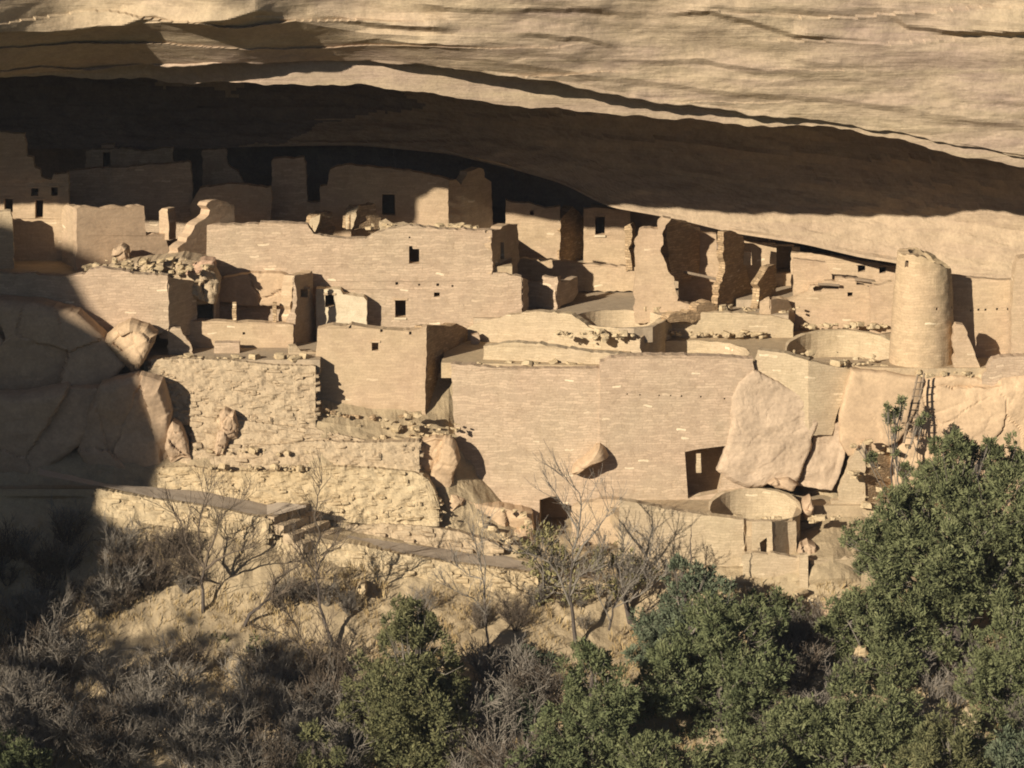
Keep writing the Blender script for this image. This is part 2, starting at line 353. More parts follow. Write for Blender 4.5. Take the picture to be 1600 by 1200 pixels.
def dapple_screen():  # unseen leaf cloud added to thin the sunlight on the lower left slope
    rnd = random.Random(2); pts = []
    poly = [(150, 850), (225, 880), (262, 935), (330, 985), (470, 1000), (560, 1060), (560, 1150), (600, 1300), (-200, 1300), (-200, 1000), (60, 930)]
    def inside(x, y):
        c = False
        for i in range(len(poly)):
            (x1, y1), (x2, y2) = poly[i], poly[i - 1]
            if (y1 > y) != (y2 > y) and x < (x2 - x1) * (y - y1) / (y2 - y1) + x1: c = not c
        return c
    while len(pts) < 900:
        x, y = rnd.uniform(-200, 620), rnd.uniform(840, 1300)
        if not inside(x, y) or noise.noise(Vector((x * .012, y * .012, 3))) < -.22: continue
        s = P(x, y, -6.6 - (y - 830) * .019); q = s + SUN * ((-42 + rnd.uniform(-4, 4) - s.y) / SUN.y); pts.append(tuple(q))
    me = leaf_mesh('dapple_screen', np.array(pts), np.random.RandomState(3).normal(0, 1, (len(pts), 3)), M_J1, .55, 2, 5, .2, .5)
    o = bpy.data.objects.new('dapple_screen', me); COL.objects.link(o); tag(o, kind='stuff')
# ------------------------------------------------------------------ hillside below the ruin
HC = [-3000, 150, 300, 500, 700, 850, 1000, 1180, 1300, 1500, 4600]
HR = [  # rows of (py, Y) per column
    [(560, 1)] * 6 + [(640, 0.5)] * 5,
    [(650, -2.4), (650, -2.4), (655, -2.4), (660, -2.4), (690, -2.0), (735, .6), (750, .6), (752, .6), (750, -1.2), (740, -1.4), (720, -2)],
    [(700, -3.0), (692, -3.0), (695, -3.0), (694, -2.9), (720, -2.6), (795, .3), (790, .3), (790, .3), (775, -1.7), (770, -2), (770, -2.6)],
    [(740, -3.7), (730, -3.7), (733, -3.6), (738, -3.6), (770, -3.2), (850, -2.9), (880, -5.4), (890, -6.1), (870, -6.0), (850, -3.4), (850, -3.4)],
    [(752, -4.1), (759, -4.1), (768, -4.1), (818, -4.1), (856, -4.1), (878, -4.3), (898, -5.95), (908, -6.6), (900, -6.6), (890, -4.6), (890, -4.6)],
    [(758, -6.0), (762, -6.1), (786, -6.1), (838, -6.1), (878, -6.0), (897, -5.8), (910, -6.4), (924, -6.9), (925, -6.9), (920, -6), (920, -6)],
    [(800, -6.4), (804, -6.4), (824, -6.4), (870, -6.4), (905, -6.3), (920, -6.3), (935, -6.9), (940, -7.3), (945, -7.6), (950, -7), (950, -7)],
    [(960, -9), (960, -9), (950, -8.6), (955, -8.4), (965, -8), (970, -7.8), (980, -7.6), (962, -8.0), (972, -8.4), (1000, -8.5), (1000, -8.5)],
    [(1070, -11.3)] * 7 + [(1050, -10.5), (1050, -10.5), (1080, -11), (1080, -11)],
    [(1260, -15.5)] * 11]
HFAR = [(-30, -23), (-62, -37), (-105, -30), (-180, 8), (-320, 60)]
def hill_pts(x):
    pts = [P(x, I(x, HC, [c[0] for c in r]), I(x, HC, [c[1] for c in r])) for r in HR]
    return pts
def ground(x, Y):                                  # hillside height under picture column x at depth Y
    pts = hill_pts(x); ys = [p.y for p in pts][::-1] + []; zs = [p.z for p in pts][::-1]
    fy = [a for a, b in HFAR][::-1] + ys; fz = [b for a, b in HFAR][::-1] + zs
    return float(np.interp(Y, fy, fz))
def hillside():
    cols = list(np.linspace(-3000, -300, 14)) + list(np.linspace(-250, 1850, 330)) + list(np.linspace(1950, 4600, 14))
    sub = [6, 8, 8, 6, 5, 8, 16, 14, 10]
    grid = []
    for x in cols:
        p = hill_pts(x); line = []
        for k in range(len(p) - 1):
            for i in range(sub[k]): line.append(p[k].lerp(p[k + 1], i / sub[k]))
        line.append(p[-1])
        for Y, z in HFAR: line.append(Vector((p[-1].x * (1 if Y > -40 else 1.6), Y, z)))
        grid.append(line)
    n = len(grid[0]); vs = []
    for l in grid:
        for i, v in enumerate(l):
            a = 0.0 if i > n - 6 else 1.0
            h = .22 * fbm((v.x * .45, v.y * .45, v.z * .45), 5) + .08 * noise.noise(v * 2.3) if a else 0
            pth = 30 <= i <= 35
            vs.append((v.x, v.y - (.0 if pth else h * a * 1.1), v.z + (-.06 if pth else h * .5 * a)))
    fs = [(i * n + j, i * n + j + 1, (i + 1) * n + j + 1, (i + 1) * n + j) for i in range(len(grid) - 1) for j in range(n - 1)]
    o = mk('hillside', vs, fs, M_HILL); o.data.materials.append(M_FOREST)
    o.data.polygons.foreach_set('material_index', [1 if vs[f[1]][1] < -16.2 or abs(vs[f[0]][0]) > 45 else 0 for f in fs]); tag(o, kind='structure')
hillside()
# path: two level ribbons of trodden stone above and below the stairs
def path(cols):
    vs = []; fs = []; k = 9
    cs = []
    for a, b in zip(cols, cols[1:]):
        for i in range(8): cs.append(tuple(a[j] + (b[j] - a[j]) * i / 8 for j in range(3)))
    cs.append(cols[-1])
    for x, yo, yi in cs:
        po = P(x, yo, -6.05); pi = PZ(x, yi, po.z)
        for i in range(k):
            v = po.lerp(pi, i / (k - 1)); v.z += .03 * fbm((v.x * 1.3, v.y * 1.3, 0), 3) + .012
            if i in (0, k - 1): v.y += .12 * noise.noise(Vector((v.x * 1.9, i, 0)))
            vs.append(v)
    for c in range(len(cs) - 1):
        for i in range(k - 1): a = c * k + i; fs.append((a, a + k, a + k + 1, a + 1))
    return vs, fs
va, fa = path([(60, 742, 732), (165, 762, 756), (240, 777, 762), (330, 790, 770), (417, 808, 783), (478, 793, 790)])
vb, fb = path([(462, 849, 847), (512, 848, 829), (545, 849, 831), (620, 862, 842), (700, 876, 853), (800, 889, 871), (880, 899, 884), (990, 910, 898)])
tag(mk('path', va + vb, fa + [tuple(i + len(va) for i in f) for f in fb], M_PATH), kind='structure')

# ------------------------------------------------------------------ level ground inside the site
def jag_poly(pts, step=8, amp=1.2, seed=0):
    o = []
    n = len(pts)
    for i in range(n):
        a = Vector((*pts[i], 0)); b = Vector((*pts[(i + 1) % n], 0)); L = (b - a).length; k = max(1, int(L / step))
        for j in range(k):
            p = a.lerp(b, j / k)
            o.append((p.x + amp * noise.noise(Vector((p.x * .13, p.y * .13, seed + 2))), p.y + amp * noise.noise(Vector((p.x * .13, p.y * .13, seed + 9)))))
    return o
def XYZ(x, Y, z):
    d = (Vector((0, Y, z)) - CAM).dot(FWD); return Vector(((x - 800) / FOC * d, Y, z))
def floor(name, pts, z, mat=None, holes=(), drop=.6):
    """level ground; outline given as (picture column, depth)"""
    out = []
    for i in range(len(pts)):
        a = XYZ(*pts[i], z); b = XYZ(*pts[(i + 1) % len(pts)], z); k = max(1, int((b - a).length / .35))
        for j in range(k):
            p = a.lerp(b, j / k); out.append(p + Vector((.05 * noise.noise(p * 1.7), .06 * noise.noise(p * 1.7 + Vector((5, 5, 5))), 0)))
    loops = [out] + [[Vector((cx + r * math.cos(a * math.pi / 18), cy + r * math.sin(a * math.pi / 18), z)) for a in range(36)] for cx, cy, r in holes]
    allv = [v for l in loops for v in l]
    fs = [tuple(t) for t in geometry.tessellate_polygon([[Vector((v.x, v.y, 0)) for v in l] for l in loops])]
    n = len(out); m = len(allv)
    vs = allv + [v - Vector((0, 0, drop)) for v in out]
    fs += [(i, (i + 1) % n, m + (i + 1) % n, m + i) for i in range(n)]
    return tag(mk(name, vs, fs, mat or M_GROUND), kind='structure')
KB = (*XYZ(1078, .85, 1.1)[:2], 2.35); KC = (*XYZ(1318, 1.1, 1.1)[:2], 2.25); KA = (*XYZ(968, 3.1, 2.0)[:2], 1.85); KD = (*XYZ(1180, -3.95, -4.1)[:2], 1.75)
floor('terrace_floor', [(690, -1.2), (935, -1.8), (1180, -1.7), (1262, -1.9), (1334, -1.6), (1345, -2.1), (1450, -2.3), (1700, -2.1), (1700, 5.5), (700, 5.5)], 1.1, M_TERR, holes=[KB, KC])
floor('plaza_floor', [(740, 3.2), (820, 2.6), (900, 2.0), (990, 1.05), (1020, 1.3), (1050, 3.9), (1232, 3.9), (1232, 9.4), (700, 9.4)], 2.0, holes=[KA])
floor('bench_floor', [(800, 9.0), (1250, 8.8), (1250, 14), (800, 14)], 2.75)
floor('back_floor', [(1150, 5.5), (1700, 5.5), (1700, 12), (1150, 12)], 2.3)
floor('upper_floor', [(-600, -.6), (258, -.6), (262, 3.5), (800, 3.7), (800, 14), (-600, 14)], 4.0, M_TERR)
floor('court_floor', [(225, -1.9), (500, -1.9), (505, 1.6), (225, 1.6)], 1.35)
floor('lower_floor', [(950, -3.1), (968, -5.5), (1163, -5.68), (1180, -5.72), (1238, -5.2), (1246, -3.2), (1450, -3.2), (1450, -1.3), (950, -1.3)], -4.1, M_TERR, holes=[KD])
floor('under_floor', [(-600, .2), (2200, .2), (2200, 14), (-600, 14)], .4)
# ------------------------------------------------------------------ walls
def panel(outline, Ya, Yb, thick, holes=(), jag=1.3, step=5, seed=1, wav=1.0):
    """Masonry slab whose front follows an outline; returns wall mesh and one mesh per opening (jambs and the dark room behind)."""
    ox = [p[0] for p in outline]; x0, x1 = min(ox), max(ox)
    if x1 - x0 < 1: x1 += 1
    def Yof(x): return Ya + (Yb - Ya) * (x - x0) / (x1 - x0)
    n = len(outline); pts = []
    for i in range(n):
        a = Vector((*outline[i], 0)); b = Vector((*outline[(i + 1) % n], 0)); L = (b - a).length; k = max(1, int(L / step))
        steep = abs(b.y - a.y) > abs(b.x - a.x)
        for j in range(k):
            p = a.lerp(b, j / k)
            c1 = noise.cell(Vector((p.x / 9.1 + seed, p.y / 9.1, seed * 1.7))); c2 = noise.noise(Vector((p.x * .06, p.y * .06, seed * 3.1))); c3 = noise.cell(Vector((p.x / 4.3, p.y / 4.3 + seed, 3.3)))
            d = jag * (c1 * .8 + c2 * 1.1 + c3 * .5) * (1 if j else .4)
            pts.append((p.x + (d if steep else d * .2), p.y + (d if not steep else d * .2)))
    A = P(x0, 500, Yof(x0)); B = P(x1, 500, Yof(x1)); dr = Vector((B.x - A.x, B.y - A.y, 0)).normalized()
    back = Vector((-dr.y, dr.x, 0))
    if back.y < 0: back = -back
    hl = []
    for h in holes:
        kind, a = h[0], h[1]
        q = [(a[0], a[1]), (a[2], a[1]), (a[2], a[3]), (a[0], a[3])] if len(a) == 4 and not isinstance(a[0], tuple) else list(a)
        if len(q) == 4 and kind in ('window', 'doorway'):
            q = [(x + 1.1 * noise.noise(Vector((x * .7, y * .9, seed))), y + 1.1 * noise.noise(Vector((x * .9, y * .7, seed + 5)))) for x, y in q]
        hl.append((kind, q, h[2] if len(h) > 2 else 1.6))
    loops = [pts] + [q for _, q, _ in hl]
    flat = [p for l in loops for p in l]
    front = [P(x, y, Yof(x)) for x, y in flat]
    for i, v in enumerate(front[:len(pts)]):
        front[i] = v + back * (.05 * wav * noise.noise(Vector((v.x * .9, v.z * .9, seed))))
    tri = [tuple(t) for t in geometry.tessellate_polygon([[Vector((x, y, 0)) for x, y in l] for l in loops])]
    m = len(flat)
    wall = MB(); wall.v = [tuple(v) for v in front] + [tuple(v + back * thick) for v in front]
    # back cap: shallow niches keep it closed
    wall.f = list(tri)
    lp = [pts]; ix = list(range(len(pts))); o_ = len(pts)
    for _, q, d in hl:
        if d >= thick or d == 0: lp.append(q); ix += list(range(o_, o_ + len(q)))
        o_ += len(q)
    t2 = geometry.tessellate_polygon([[Vector((x, y, 0)) for x, y in l] for l in lp]); wall.f += [tuple(ix[i] + m for i in t[::-1]) for t in t2]
    k = len(pts); wall.f += [(i, (i + 1) % k, m + (i + 1) % k, m + i) for i in range(k)]
    subs = []
    for kind, q, d in hl:
        mb = MB(); f = [P(x, y, Yof(x)) for x, y in q]; c = sum(f, Vector()) / len(f); kq = len(q)
        t = thick if d == 0 else min(d, thick)
        if d > t + .05:
            w2 = [c + (v - c) * 1.7 for v in f]
            mb.v = [tuple(v) for v in f] + [tuple(v + back * (t + .004)) for v in f] + [tuple(v + back * (t + .004)) for v in w2] + [tuple(v + back * d) for v in w2]
            R_ = 4
        else:
            mb.v = [tuple(v) for v in f] + [tuple(v + back * t) for v in f]; R_ = 2
        for r in range(R_ - 1):
            mb.f += [(r * kq + i, r * kq + (i + 1) % kq, (r + 1) * kq + (i + 1) % kq, (r + 1) * kq + i) for i in range(kq)]
        if d > 0: mb.f.append(tuple(range((R_ - 1) * kq, R_ * kq)))
        subs.append((kind, mb))
    for kind, q, d in list(hl):
        if kind in ('window', 'doorway') and len(q) == 4 and q[1][0] - q[0][0] >= 9:
            lt = sill(q[0][0] - 2, q[1][0] + 2, q[0][1] - 3.2, Yof((q[0][0] + q[1][0]) / 2), 3.0, .035); subs.append(('lintel', lt))
    return wall, subs, (Yof, back)
def sill(px0, px1, py, Y, h=3, out=.05, mat=None):
    mb = MB(); a = P(px0 - 1, py, Y - out); b = P(px1 + 1, py + h, Y - out)
    for z0, z1 in ((b.z, a.z),):
        vs = [(a.x, a.y, z0), (b.x, a.y, z0), (b.x, a.y, z1), (a.x, a.y, z1)]
        vs += [(x, y + .35, z) for x, y, z in vs]
        mb.add(vs, [(0, 1, 2, 3), (7, 6, 5, 4), (0, 4, 5, 1), (1, 5, 6, 2), (2, 6, 7, 3), (3, 7, 4, 0)])
    return mb
SEED = [1]
def ruin(name, label, cat, panels, mat, group=None, extra=()):
    """panels: (part name, outline, Ya, Yb, thickness, holes, options)"""
    parts = []
    for p in panels:
        o = dict(p[6]) if len(p) > 6 else {}
        pm = o.pop('mat', mat); subs_x = o.pop('subs', [])
        SEED[0] += 1
        wall, subs, _ = panel(p[1], p[2], p[3], p[4], p[5] if len(p) > 5 else (), seed=SEED[0] * .73, **o)
        parts.append((p[0], wall, pm, False, [(k, mb, M_WALLP) for k, mb in subs] + list(subs_x)))
    parts += list(extra)
    if len(parts) == 1 and not (len(parts[0]) > 4 and parts[0][4]): return single(name, label, cat, parts[0][1], parts[0][2], group)
    return thing(name, label, cat, parts, group)
def sock(x, y, r=2.2): return ('beam_socket', (x - r, y - r, x + r, y + r), .3)

# --- upper left, in the shade of the brow
ruin('stepped_house', 'tall house with a stepped broken gable and small square windows at the far left', 'ruin', [
    ('front_wall', [(-200, 190), (0, 206), (38, 209), (41, 228), (42, 245), (52, 247), (54, 262), (62, 265), (64, 276), (80, 281), (84, 272), (106, 270), (108, 322), (112, 395), (110, 440), (-200, 440)], 5.0, 5.0, .45,
     [('window', (7, 311, 20, 334)), ('doorway', (55, 313, 67, 341)), ('window', (48, 294, 60, 306)), ('window', (80, 293, 90, 306))])], M_WALLP)
ruin('dark_back_house', 'dim house with one tall narrow doorway deep in the darkest corner of the alcove', 'ruin', [
    ('front_wall', [(134, 236), (180, 232), (230, 236), (270, 230), (272, 330), (134, 330)], 9.2, 9.2, .4, [('doorway', (161, 238, 172, 264))])], M_WALL)
ruin('shaded_block', 'broad shaded block rising behind the sunlit roofless room', 'ruin', [
    ('front_wall', [(104, 268), (150, 263), (200, 262), (228, 258), (262, 256), (297, 254), (301, 290), (302, 410), (104, 410)], 7.2, 7.2, .5)], M_WALL)
ruin('roofless_room', 'sunlit roofless room with a doorway beside a square pier, boulder lying in front', 'ruin', [
    ('front_wall', [(119, 326), (126, 322), (150, 325), (190, 323), (225, 322), (227, 340), (228, 368), (246, 366), (262, 364), (264, 425), (130, 440), (120, 430)], 2.6, 4.4, .4, (), {'mat': M_BOUL}),
    ('side_wall', [(96, 326), (104, 320), (119, 325), (120, 400), (124, 425), (97, 425)], 4.9, 2.7, .3),
    ('pier', [(249, 330), (254, 325), (263, 326), (264, 375), (248, 375)], 4.5, 4.2, .45, (), {'jag': .6})], M_WALLP)
ruin('wall_stub', 'pale stub of wall at the left edge half sunk in shade', 'ruin wall', [
    ('front_wall', [(-60, 320), (0, 332), (16, 330), (20, 345), (22, 420), (-60, 430)], 3.0, 3.2, .5)], M_WALLY)
ruin('stair_stepped_wall', 'grey broken wall whose top climbs in steps to the right', 'ruin wall', [
    ('front_wall', [(276, 418), (277, 388), (290, 378), (298, 366), (304, 352), (314, 344), (326, 336), (328, 328), (322, 322), (325, 317), (335, 312), (350, 314), (365, 319), (366, 345), (368, 420)], 2.2, 4.6, .5, (), {'jag': 1.8, 'mat': M_BOUL}),
    ('left_pier', [(258, 398), (268, 392), (278, 388), (277, 420), (260, 420)], 2.9, 2.3, .4, (), {'jag': 1.8})], M_WALLY)
ruin('dim_gable', 'dim wall with a sloping top in the shade behind the stair-stepped wall', 'ruin wall', [
    ('front_wall', [(298, 320), (306, 305), (312, 294), (345, 290), (360, 288), (422, 292), (424, 300), (424, 420), (298, 420)], 7.0, 7.0, .5)], M_WALLP)
ruin('dark_tall_wall', 'dark tall wall with a slanting right edge below the low rock ledge', 'ruin wall', [
    ('front_wall', [(316, 236), (352, 232), (356, 258), (372, 268), (380, 286), (388, 320), (316, 320)], 9.3, 9.3, .4)], M_WALL)
ruin('narrow_tower_house', 'narrow shaded tower house beside a dark doorway gap', 'ruin', [
    ('front_wall', [(424, 252), (428, 248), (475, 246), (478, 262), (480, 315), (502, 316), (502, 400), (424, 400)], 8.2, 8.2, .5, [('window', (484, 288, 498, 316), 1.0)] if False else ())], M_WALL)
ruin('long_shaded_house', 'long house with its lower right front catching the sun and one dark doorway', 'ruin', [
    ('front_wall', [(500, 400), (500, 292), (511, 290), (513, 274), (516, 265), (528, 259), (545, 257), (580, 261), (625, 266), (655, 270), (690, 277), (701, 281), (700, 400)], 8.0, 8.0, .45,
     [('doorway', (597, 304, 617, 336))], {'jag': 1.0}),
    ('side_wall', [(700, 282), (712, 280), (722, 290), (730, 268), (748, 262), (755, 264), (757, 278), (768, 284), (770, 350), (770, 400), (700, 400)], 8.0, 10.2, .4)], M_WALLP)
ruin('half_lit_house', 'plain house half lit under the brow with one small square peephole', 'ruin', [
    ('front_wall', [(790, 312), (800, 316), (830, 318), (852, 326), (875, 322), (876, 450), (757, 450), (757, 350), (790, 350)], 10.8, 10.8, .4, [('peephole', (828, 329, 834, 336), .8)], {'jag': .8}),
    ('broken_side_wall', [(875, 344), (882, 335), (895, 322), (910, 338), (913, 345), (914, 410), (886, 412), (875, 408)], 10.8, 12.6, .45, (), {'mat': M_ROUGH})], M_WALLP)
ruin('doorway_house', 'small house below the ledge with a dark doorway over a pale sill', 'ruin', [
    ('front_wall', [(912, 326), (930, 324), (985, 330), (985, 440), (912, 430)], 11.0, 11.0, .4, [('doorway', (930, 339, 945, 367))],
     {'jag': .6, 'subs': [('sill', sill(930, 945, 367.5, 11.0), M_PALE)]})], M_WALLP)
ruin('leaning_pier', 'slender rough pier standing alone between two rooms', 'pier', [
    ('front', [(976, 354), (984, 350), (988, 358), (987, 380), (982, 388), (986, 398), (988, 422), (978, 424), (977, 385)], 8.6, 8.5, .5, (), {'jag': 1.6})], M_ROUGH)
ruin('bench_wall', 'low retaining wall along the back of the small plaza', 'wall', [
    ('front_wall', [(806, 405), (860, 406), (905, 412), (918, 413), (1005, 417), (1005, 455), (806, 455)], 8.9, 8.6, .4)], M_WALLP)
ruin('plaza_room', 'ruined knee-high room on the plaza with a dark right flank', 'ruin', [
    ('front_wall', [(822, 440), (847, 442), (848, 431), (852, 433), (870, 432), (872, 440), (871, 482), (822, 482)], 5.6, 5.0, .3, (), {'jag': 1.6}),
    ('side_wall', [(869, 447), (880, 440), (902, 432), (903, 458), (895, 470), (869, 484)], 5.0, 6.6, .3, (), {'jag': 1.4})], M_WALL)
# --- the long middle house front
mid = [(322, 352), (360, 351), (404, 351), (406, 347), (440, 348), (480, 351), (490, 366), (520, 371), (545, 372), (573, 373), (590, 363), (612, 357), (640, 352), (690, 358), (730, 359), (768, 360), (769, 426),
       (790, 427), (800, 431), (815, 433), (816, 488), (818, 560), (574, 560), (574, 520), (455, 520), (340, 520), (340, 430), (322, 420)]
ruin('long_house_front', 'long tall house front with a dark doorway below a row of beam sockets', 'ruin', [
    ('front_wall', mid, 3.4, 3.4, .5, [('window', [(639, 385), (644, 384), (645, 389), (655, 389), (655, 412), (639, 412)]), ('doorway', (617, 469, 634, 496)), ('vent', (678, 457, 687, 464), .6),
      ('window', (507, 461, 522, 480)), sock(620, 443), sock(655, 445, 1.6), sock(684, 445), sock(707, 447, 1.6), sock(640, 371, 1.4), sock(760, 362, 2), sock(541, 455, 1.6)],
     {'subs': [('sill', sill(617, 634, 496.5, 3.4), M_PALE)]}),
    ('side_wall', [(768, 362), (782, 358), (785, 354), (800, 351), (808, 350), (810, 424), (800, 436), (768, 428)], 3.4, 6.4, .45, [('doorway', (782, 379, 788, 405), .9)], {'mat': M_WALLP}),
    ('end_wall', [(816, 434), (826, 438), (826, 482), (816, 490)], 3.4, 4.6, .4)], M_WALL)
ruin('whitened_wall', 'whitewashed wall with a black square window in the recess of the long house', 'wall', [
    ('front_wall', [(494, 452), (506, 452), (532, 453), (536, 460), (568, 464), (573, 470), (574, 545), (494, 545)], 2.7, 2.7, .66, [('window', (508, 461, 522, 480))], {'jag': .8})], M_PALE)
ruin('cross_wall', 'deep wall end standing forward of the long house with a shaded flank', 'wall', [
    ('side_wall', [(460, 431), (466, 429), (484, 427), (488, 423), (490, 432), (495, 560), (455, 560), (452, 500)], .9, 3.3, .45, [('window', (470, 452, 481, 464), .35)], {'jag': 1.2, 'mat': M_WALLP}),
    ('front_end', [(457, 436), (461, 431), (462, 560), (440, 566), (436, 555), (447, 530), (448, 500), (456, 480)], .85, .85, .2, (), {'jag': 1.8})], M_WALL)
for args in (([(486, 368), (488, 352), (496, 336), (506, 330), (520, 331), (521, 352), (526, 356), (520, 369)], 5.4, 6.4, 'jagged stub of masonry on the roof edge, the left one of the pair'),
             ([(545, 358), (546, 340), (556, 322), (585, 318), (588, 334), (596, 340), (590, 358)], 5.6, 6.6, 'jagged stub of masonry on the roof edge, the larger one beside the dark doorway')):
    ruin('wall_fragment', args[3], 'ruin wall', [('wall', args[0], args[1], args[2], .45, (), {'jag': 2.0, 'mat': M_ROUGH}),
         ('lit_end', [(args[0][1][0] - 6, args[0][0][1]), (args[0][1][0] - 4, args[0][2][1] + 6), (args[0][2][0] + 4, args[0][2][1] - 1), (args[0][1][0] + 3, args[0][0][1])], args[1] + .1, args[1], .3, (), {'jag': 1.6})], M_WALLY)
ruin('low_fragment', 'small knob of masonry between the roof stubs and the doorway', 'ruin wall', [('wall', [(592, 372), (596, 348), (606, 344), (618, 350), (640, 350), (648, 356), (645, 372)], 5.4, 5.8, .4, (), {'jag': 2})], M_WALLY)
# --- court on the left
ruin('corner_house', 'big corner house front left of the little court, partly in shade', 'ruin', [
    ('front_wall', [(-200, 420), (0, 426), (90, 431), (132, 429), (140, 421), (170, 420), (196, 425), (225, 428), (262, 431), (263, 514), (200, 545), (-200, 560)], -1.0, -1.0, .5, (), {'jag': 1.6}),
    ('side_wall', [(262, 431), (280, 436), (306, 440), (310, 520), (263, 530)], -1.0, 1.0, .4)], M_WALL)
ruin('court_back_wall', 'pinkish back wall of the court below a ledge, with one beam socket', 'wall', [
    ('front_wall', [(262, 500), (300, 502), (366, 503), (440, 506), (458, 508), (458, 570), (262, 570)], .5, .5, .5, [sock(381, 521, 2)], {'jag': .8})], M_WALLP)
ruin('ledge_wall', 'wall carrying the rock ledge over the court, with a wide black opening', 'wall', [
    ('front_wall', [(262, 440), (330, 462), (338, 470), (338, 505), (262, 505)], .9, 1.3, .4, [('opening', [(303, 478), (318, 475), (344, 474), (344, 500), (303, 500)][:2] + [(334, 474), (334, 500), (303, 500)], 1.5)])], M_WALLP)
def pier(x, y0, y1, Y, lab):
    ruin('stone_pillar', lab, 'pillar', [('shaft', [(x - 3, y0), (x + 3, y0), (x + 3, y1), (x - 3, y1)], Y, Y, .22, (), {'jag': .6})], M_ROUGH, 'pillars under the ledge')
pier(366, 473, 506, .75, 'left one of two slim pillars under the pale ledge'); pier(429, 473, 507, .75, 'right one of two slim pillars under the pale ledge')
ruin('low_block', 'low square wall block on the court floor', 'wall', [('front_wall', [(335, 536), (374, 536), (375, 570), (334, 570)], -.6, -.6, .5, (), {'jag': .5})], M_WALL)
ruin('court_fragment', 'ragged lit wall fragment on the left side of the court', 'ruin wall', [
    ('front_wall', [(262, 511), (282, 513), (286, 522), (296, 534), (300, 545), (304, 572), (262, 572)], -.9, -.8, .5, (), {'jag': 1.8})], M_WALL)
ruin('low_wall', 'low wall segment at the foot of the cross wall', 'wall', [('front_wall', [(452, 541), (463, 540), (470, 549), (494, 551), (494, 580), (450, 580)], -.9, -.7, .4, (), {'jag': .8})], M_WALLY)
# --- square tower
ruin('square_tower', 'square two-storey tower with a dark rough flank and one small window', 'tower', [
    ('front_wall', [(496, 514), (520, 508), (545, 510), (549, 506), (570, 511), (598, 514), (640, 517), (667, 510), (666, 560), (664, 668), (660, 705), (490, 705), (492, 580)], -1.2, -1.2, .6, [('window', (581, 536, 591, 548), .5), ('beam_socket', (545, 507.5, 549, 513), .3), ('beam_socket', (594, 514.5, 598, 519), .3), ('beam_socket', (639, 518, 643, 523), .3)], {'jag': .9}),
    ('side_wall', [(667, 510), (690, 508), (704, 510), (714, 505), (728, 512), (735, 518), (735, 700), (663, 700)], -1.2, 3.4, .5, (), {'mat': M_ROUGH, 'jag': 1.4})], M_WALLP)
ruin('tower_stub', 'little square stub of wall behind the square tower', 'ruin wall', [('front_wall', [(736, 524), (748, 522), (750, 532), (748, 545), (736, 545)], 2.4, 2.4, .4, (), {'jag': .6}), ('base', [(725, 545), (748, 543), (760, 546), (762, 556), (740, 562), (725, 562)], 1.8, 1.8, .4, (), {'jag': 1})], M_WALL)
# --- the big retaining wall
ruin('great_wall', 'great curved masonry retaining wall across the middle with two dark openings at its foot', 'wall', [
    ('left_face', [(704, 569), (740, 571), (770, 575), (830, 576), (880, 576), (946, 575), (947, 860), (850, 850), (700, 830), (712, 700)], -1.7, -2.3, .6,
     [('opening', [(843, 781), (860, 776), (873, 776), (875, 786), (893, 790), (894, 838), (843, 838)], 1.7)], {'jag': 1.0}),
    ('right_face', [(937, 575), (938, 566), (955, 559), (1000, 555), (1090, 556), (1140, 558), (1177, 561), (1178, 581), (1170, 800), (1068, 800), (937, 860)], -2.32, -2.2, .6,
     [('opening', [(1070, 706), (1090, 702), (1130, 697), (1142, 698), (1128, 745), (1122, 770), (1075, 779)], 2.0), sock(1030, 618, 1.1), sock(1048, 618, 1.1), sock(1065, 619, 1.3), sock(1095, 620, 1.3), sock(1132, 623, 1.3), sock(1000, 617, 1.1), sock(980, 616, 1.1)], {'jag': 1.0})], M_WALL,
    extra=[('slit_light_slab', panel([(1088, 709), (1095, 709), (1096, 739), (1088, 739)], -1.95, -1.95, .2, jag=.3)[0], M_WALLY)])  # slab added to catch sun where light shows through a slit
ruin('curved_wall', 'curved masonry wall below the right kiva, above the split boulder', 'wall', [
    ('face_left', [(1176, 575), (1184, 546), (1230, 553), (1263, 563), (1265, 680), (1174, 640)], -1.9, -2.4, .5, (), {'jag': .8}),
    ('face_right', [(1262, 563), (1300, 572), (1334, 578), (1326, 605), (1310, 640), (1300, 680), (1264, 680)], -2.42, -2.0, .5, (), {'jag': .8})], M_WALLY)
ruin('plaza_retaining_wall', 'sloping retaining wall holding up the small plaza, right of the long house', 'wall', [
    ('front_wall', [(730, 512), (760, 500), (800, 492), (818, 488), (850, 487), (888, 490), (905, 499), (922, 512), (940, 518), (962, 523), (985, 524), (1000, 528), (1004, 600), (730, 600)], 3.2, .85, .45),
    ('side_wall', [(1000, 528), (1012, 522), (1036, 505), (1050, 492), (1050, 560), (1000, 575)], .9, 3.7, .4),
    ('back_wall', [(1046, 492), (1100, 488), (1160, 490), (1205, 493), (1234, 500), (1240, 506), (1240, 560), (1046, 560)], 3.75, 3.75, .4, (), {'jag': 1.0})], M_WALLY)
ruin('low_tier_wall', 'low tier of masonry between the plaza retaining wall and the great wall', 'wall', [
    ('front_wall', [(755, 541), (790, 536), (832, 537), (880, 544), (920, 550), (960, 553), (975, 556), (975, 610), (755, 610)], -.6, -1.75, .5, (), {'jag': 1.6})], M_WALLY)
